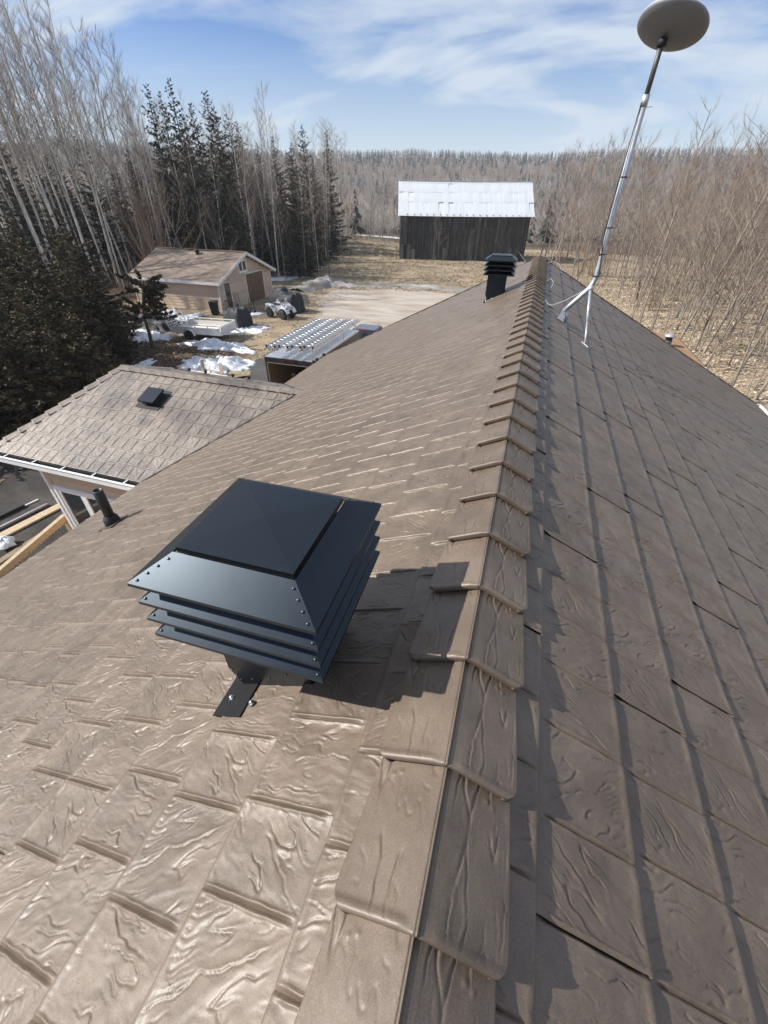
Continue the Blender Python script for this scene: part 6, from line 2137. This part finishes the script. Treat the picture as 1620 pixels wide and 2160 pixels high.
def snow_patch(cx, cy, rx, ry, rz, h, seed, label):
    n, m_ = 110, 26
    T, Rr = np.meshgrid(np.linspace(0, 2 * np.pi, n + 1)[:-1], np.linspace(0, 1, m_))
    edge = np.clip(1 + 0.95 * fbm(np.cos(T) * 1.9 + seed, np.sin(T) * 1.9, seed, 5), 0.3, 2)
    x = Rr * edge * rx * np.cos(T); y = Rr * edge * ry * np.sin(T)
    X = cx + x * math.cos(rz) - y * math.sin(rz); Y = cy + x * math.sin(rz) + y * math.cos(rz)
    hh = h * (1 - Rr ** 2.2) * (0.7 + 1.6 * fbm(X * 0.9, Y * 0.9, seed + 3, 4)) + 0.16 * fbm(X * 2.6, Y * 2.6, seed + 8, 4) * sstep(1.0, 0.85, Rr)
    Z = gh(X, Y) + np.maximum(hh, 0.0) + 0.055 - 0.16 * (Rr > 0.99)
    V = np.stack([X, Y, Z], -1).reshape(-1, 3)
    idx = np.arange(n * m_).reshape(m_, n)
    F = np.stack([idx[:-1], np.roll(idx, -1, 1)[:-1], np.roll(idx, -1, 1)[1:], idx[1:]], -1).reshape(-1, 4)
    F = F[:, ::-1]
    o = link('snow_patch', np_mesh('snow_patch', V, F, SNOW, True))
    if sum(p.normal.z for p in list(o.data.polygons)[-200:]) < 0: o.data.flip_normals()
    tag(o, label, None, None, 'stuff')


snow_patch(-18.9, 23.7, 2.9, 0.85, R(-6), 0.32, 1, 'long old snow bank in front of the utility trailer')
snow_patch(-16.9, 20.3, 2.0, 1.25, R(18), 0.42, 2, 'lumpy old snow bank behind the wing ridge')
snow_patch(-20.0, 28.2, 1.6, 1.3, R(30), 0.12, 3, 'thin snow beside the small covered machine')
snow_patch(-22.6, 32.4, 1.4, 0.5, R(40), 0.06, 4, 'thin snow strip before the garage doors')
for k, (px, py, rx, ry) in enumerate(((560, 552, 5.0, 2.2), (600, 522, 4.2, 5.5), (588, 582, 4.0, 1.3), (655, 523, 4.5, 2.0), (615, 545, 3.0, 1.3), (770, 455, 9, 5), (800, 462, 6, 4), (480, 500, 6, 3), (845, 440, 8, 3), (520, 535, 4, 1.6))):
    dv = _f + _r * (px - 810) / 870.68 - _u * (py - 1080) / 870.68
    tt = -(CAM[2] - 0.3) / dv[2]
    X = CAM + dv * min(tt, 170 / math.hypot(dv[0], dv[1]))
    snow_patch(X[0], X[1], rx, ry, R(20 * k), 0.10, 10 + k, 'old snow lying along the wood edge behind the garage')
g_ = random.Random(55)
for k in range(26):
    az = g_.uniform(-62, -42); d = g_.uniform(27, 52)
    x, y = polar(az, d)
    if -36 < x < -22 and 28 < y < 43: continue
    snow_patch(x, y, g_.uniform(0.8, 2.2), g_.uniform(0.4, 1.1), g_.uniform(0, 3), 0.08, 40 + k, 'scrap of old snow under the dark cedars')
for k, (x, y) in enumerate(((-25.0, 24.4), (-24.0, 27.9), (-26.5, 29.5), (-29, 30.5), (-27.2, 22.5), (-30, 27.5))):
    snow_patch(x, y, 1.7, 0.8, k * 0.7, 0.1, 80 + k, 'old snow between the small pine and the garage')


def berm():
    L_ = [(-24.0, 44.0), (-22.6, 48.6), (-18.8, 50.0), (-14.5, 51.8), (-9, 51.2), (-3, 50.0)]
    t = MB(); P = []
    for i in range(len(L_) - 1):
        a = np.array(L_[i]); b = np.array(L_[i + 1])
        for j in range(14): P.append(a + (b - a) * j / 14)
    P = np.array(P); n = len(P); m_ = 13
    D = np.gradient(P, axis=0); D /= np.linalg.norm(D, axis=1, keepdims=True); N = np.stack([-D[:, 1], D[:, 0]], -1)
    s = np.linspace(-1, 1, m_)
    X = P[:, None, 0] + N[:, None, 0] * s[None] * 1.5; Y = P[:, None, 1] + N[:, None, 1] * s[None] * 1.5
    hs = 0.25 + 0.55 * np.exp(-((np.arange(n) - 12) / 9.0) ** 2)
    Z = gh(X, Y) + (hs[:, None] * (1 - s[None] ** 2) * (1 + 0.9 * fbm(X * 1.1, Y * 1.1, 3, 4)) + 0.16 * fbm(X * 4, Y * 4, 7, 3)) - 0.05 + 0.03
    V = np.stack([X, Y, Z], -1).reshape(-1, 3)
    idx = np.arange(n * m_).reshape(n, m_)
    F = np.stack([idx[:-1, :-1], idx[:-1, 1:], idx[1:, 1:], idx[1:, :-1]], -1).reshape(-1, 4)
    o = link('rubble_berm', np_mesh('rubble_berm', V, F, RUBBLE, True))
    if o.data.polygons[50].normal.z < 0: o.data.flip_normals()
    tag(o, 'low bank of ploughed gravel and dirty snow along the yard', None, None, 'stuff')
    for k, (x, y) in enumerate(((-22.6, 46.2),)):
        snow_patch(x, y, 1.3, 0.25, R(60), 0.2, 95 + k, 'dirty snow streak on the gravel bank')


berm()


def blades(name, label, n, region, size, mat, seed, lean=0.5, flat=False):
    g = np.random.RandomState(seed)
    x, y = region(g, n)
    z = gh(x, y)
    m = len(x)
    a = g.uniform(0, 6.283, m); b = g.uniform(0, 6.283, m)
    s = size * g.uniform(0.5, 1.5, m)
    base = np.stack([x, y, z + (0.015 if not flat else 0.03)], -1)
    if flat:     # curled fallen leaves
        u = np.stack([np.cos(a), np.sin(a), g.uniform(-0.4, 0.4, m)], -1) * s[:, None]; v = np.stack([-np.sin(a), np.cos(a), g.uniform(-0.5, 0.5, m)], -1) * s[:, None] * 0.6
        V = np.stack([base - u, base + v + [0, 0, 0.02], base + u, base - v], 1)
    else:
        w = np.stack([np.cos(a), np.sin(a), 0 * a], -1) * (s * 0.22)[:, None]
        tip = base + np.stack([np.cos(b) * lean, np.sin(b) * lean, np.ones(m) * 0.8], -1) * s[:, None]
        V = np.stack([base - w, base + w, tip + w * 0.2, tip - w * 0.2], 1)
    tag(link(name, np_mesh(name, V.reshape(-1, 3), np.arange(m * 4).reshape(m, 4), mat)), label, None, None, 'stuff')


def reg_field(g, n):
    az = np.radians(g.uniform(-30, 8, n)); d = np.sqrt(g.uniform(50 ** 2, 100 ** 2, n))
    x = d * np.sin(az); y = d * np.cos(az)
    k = (woods_mask(x, y) < 0.5) & (pn(x / 3, y / 3, 4) > -0.25)
    return x[k], y[k]


def reg_yard(g, n):
    x = g.uniform(-24, -14, n); y = g.uniform(22, 46, n)
    k = (pn(x / 2, y / 2, 14) > -0.1) & ~((x > -18) & (y > 33))
    return x[k], y[k]


def reg_right(g, n):
    az = np.radians(g.uniform(2, 34, n)); d = np.sqrt(g.uniform(20 ** 2, 75 ** 2, n))
    x = d * np.sin(az); y = d * np.cos(az)
    k = (x > 7.0)
    return x[k], y[k]


def reg_left(g, n):
    az = np.radians(g.uniform(-72, -38, n)); d = np.sqrt(g.uniform(16 ** 2, 46 ** 2, n))
    x = d * np.sin(az); y = d * np.cos(az)
    k = woods_mask(x, y) > 0.5
    return x[k], y[k]


blades('dry_grass', 'tufts of flattened straw coloured grass on the field before the barn', 70000, reg_field, 0.15, GRASSM, 1, 1.2)
blades('dry_grass', 'short straw coloured grass around the quad bike and trailer', 14000, reg_yard, 0.09, GRASSM, 2, 0.9)
blades('fallen_leaves', 'carpet of pale fallen leaves under the wood beyond the gable', 42000, reg_right, 0.085, DRYLEAF, 3, flat=True)
blades('leaf_litter', 'brown leaf litter on the ground below the cedars', 16000, reg_left, 0.09, foliage('brown_litter', [(0.06, 0.042, 0.028), (0.13, 0.09, 0.058), (0.26, 0.185, 0.12)]), 4, flat=True)


# ------------------------------------------------------------------ thin spring haze over the valley
hz = NT('air')
hz.t.nodes.remove(hz.b)
pv = hz.t.nodes.new('ShaderNodeVolumePrincipled')
pv.inputs['Color'].default_value = (0.86, 0.92, 1.0, 1)
pv.inputs['Density'].default_value = 0.00032
hz.t.links.new(pv.outputs[0], hz.t.nodes['Material Output'].inputs['Volume'])
ho = MB().mm((-1500, -1500, -12), (1500, 1500, 115)).build('haze', hz.m)
tag(ho, 'thin pale haze in the air over the valley', None, None, 'stuff')
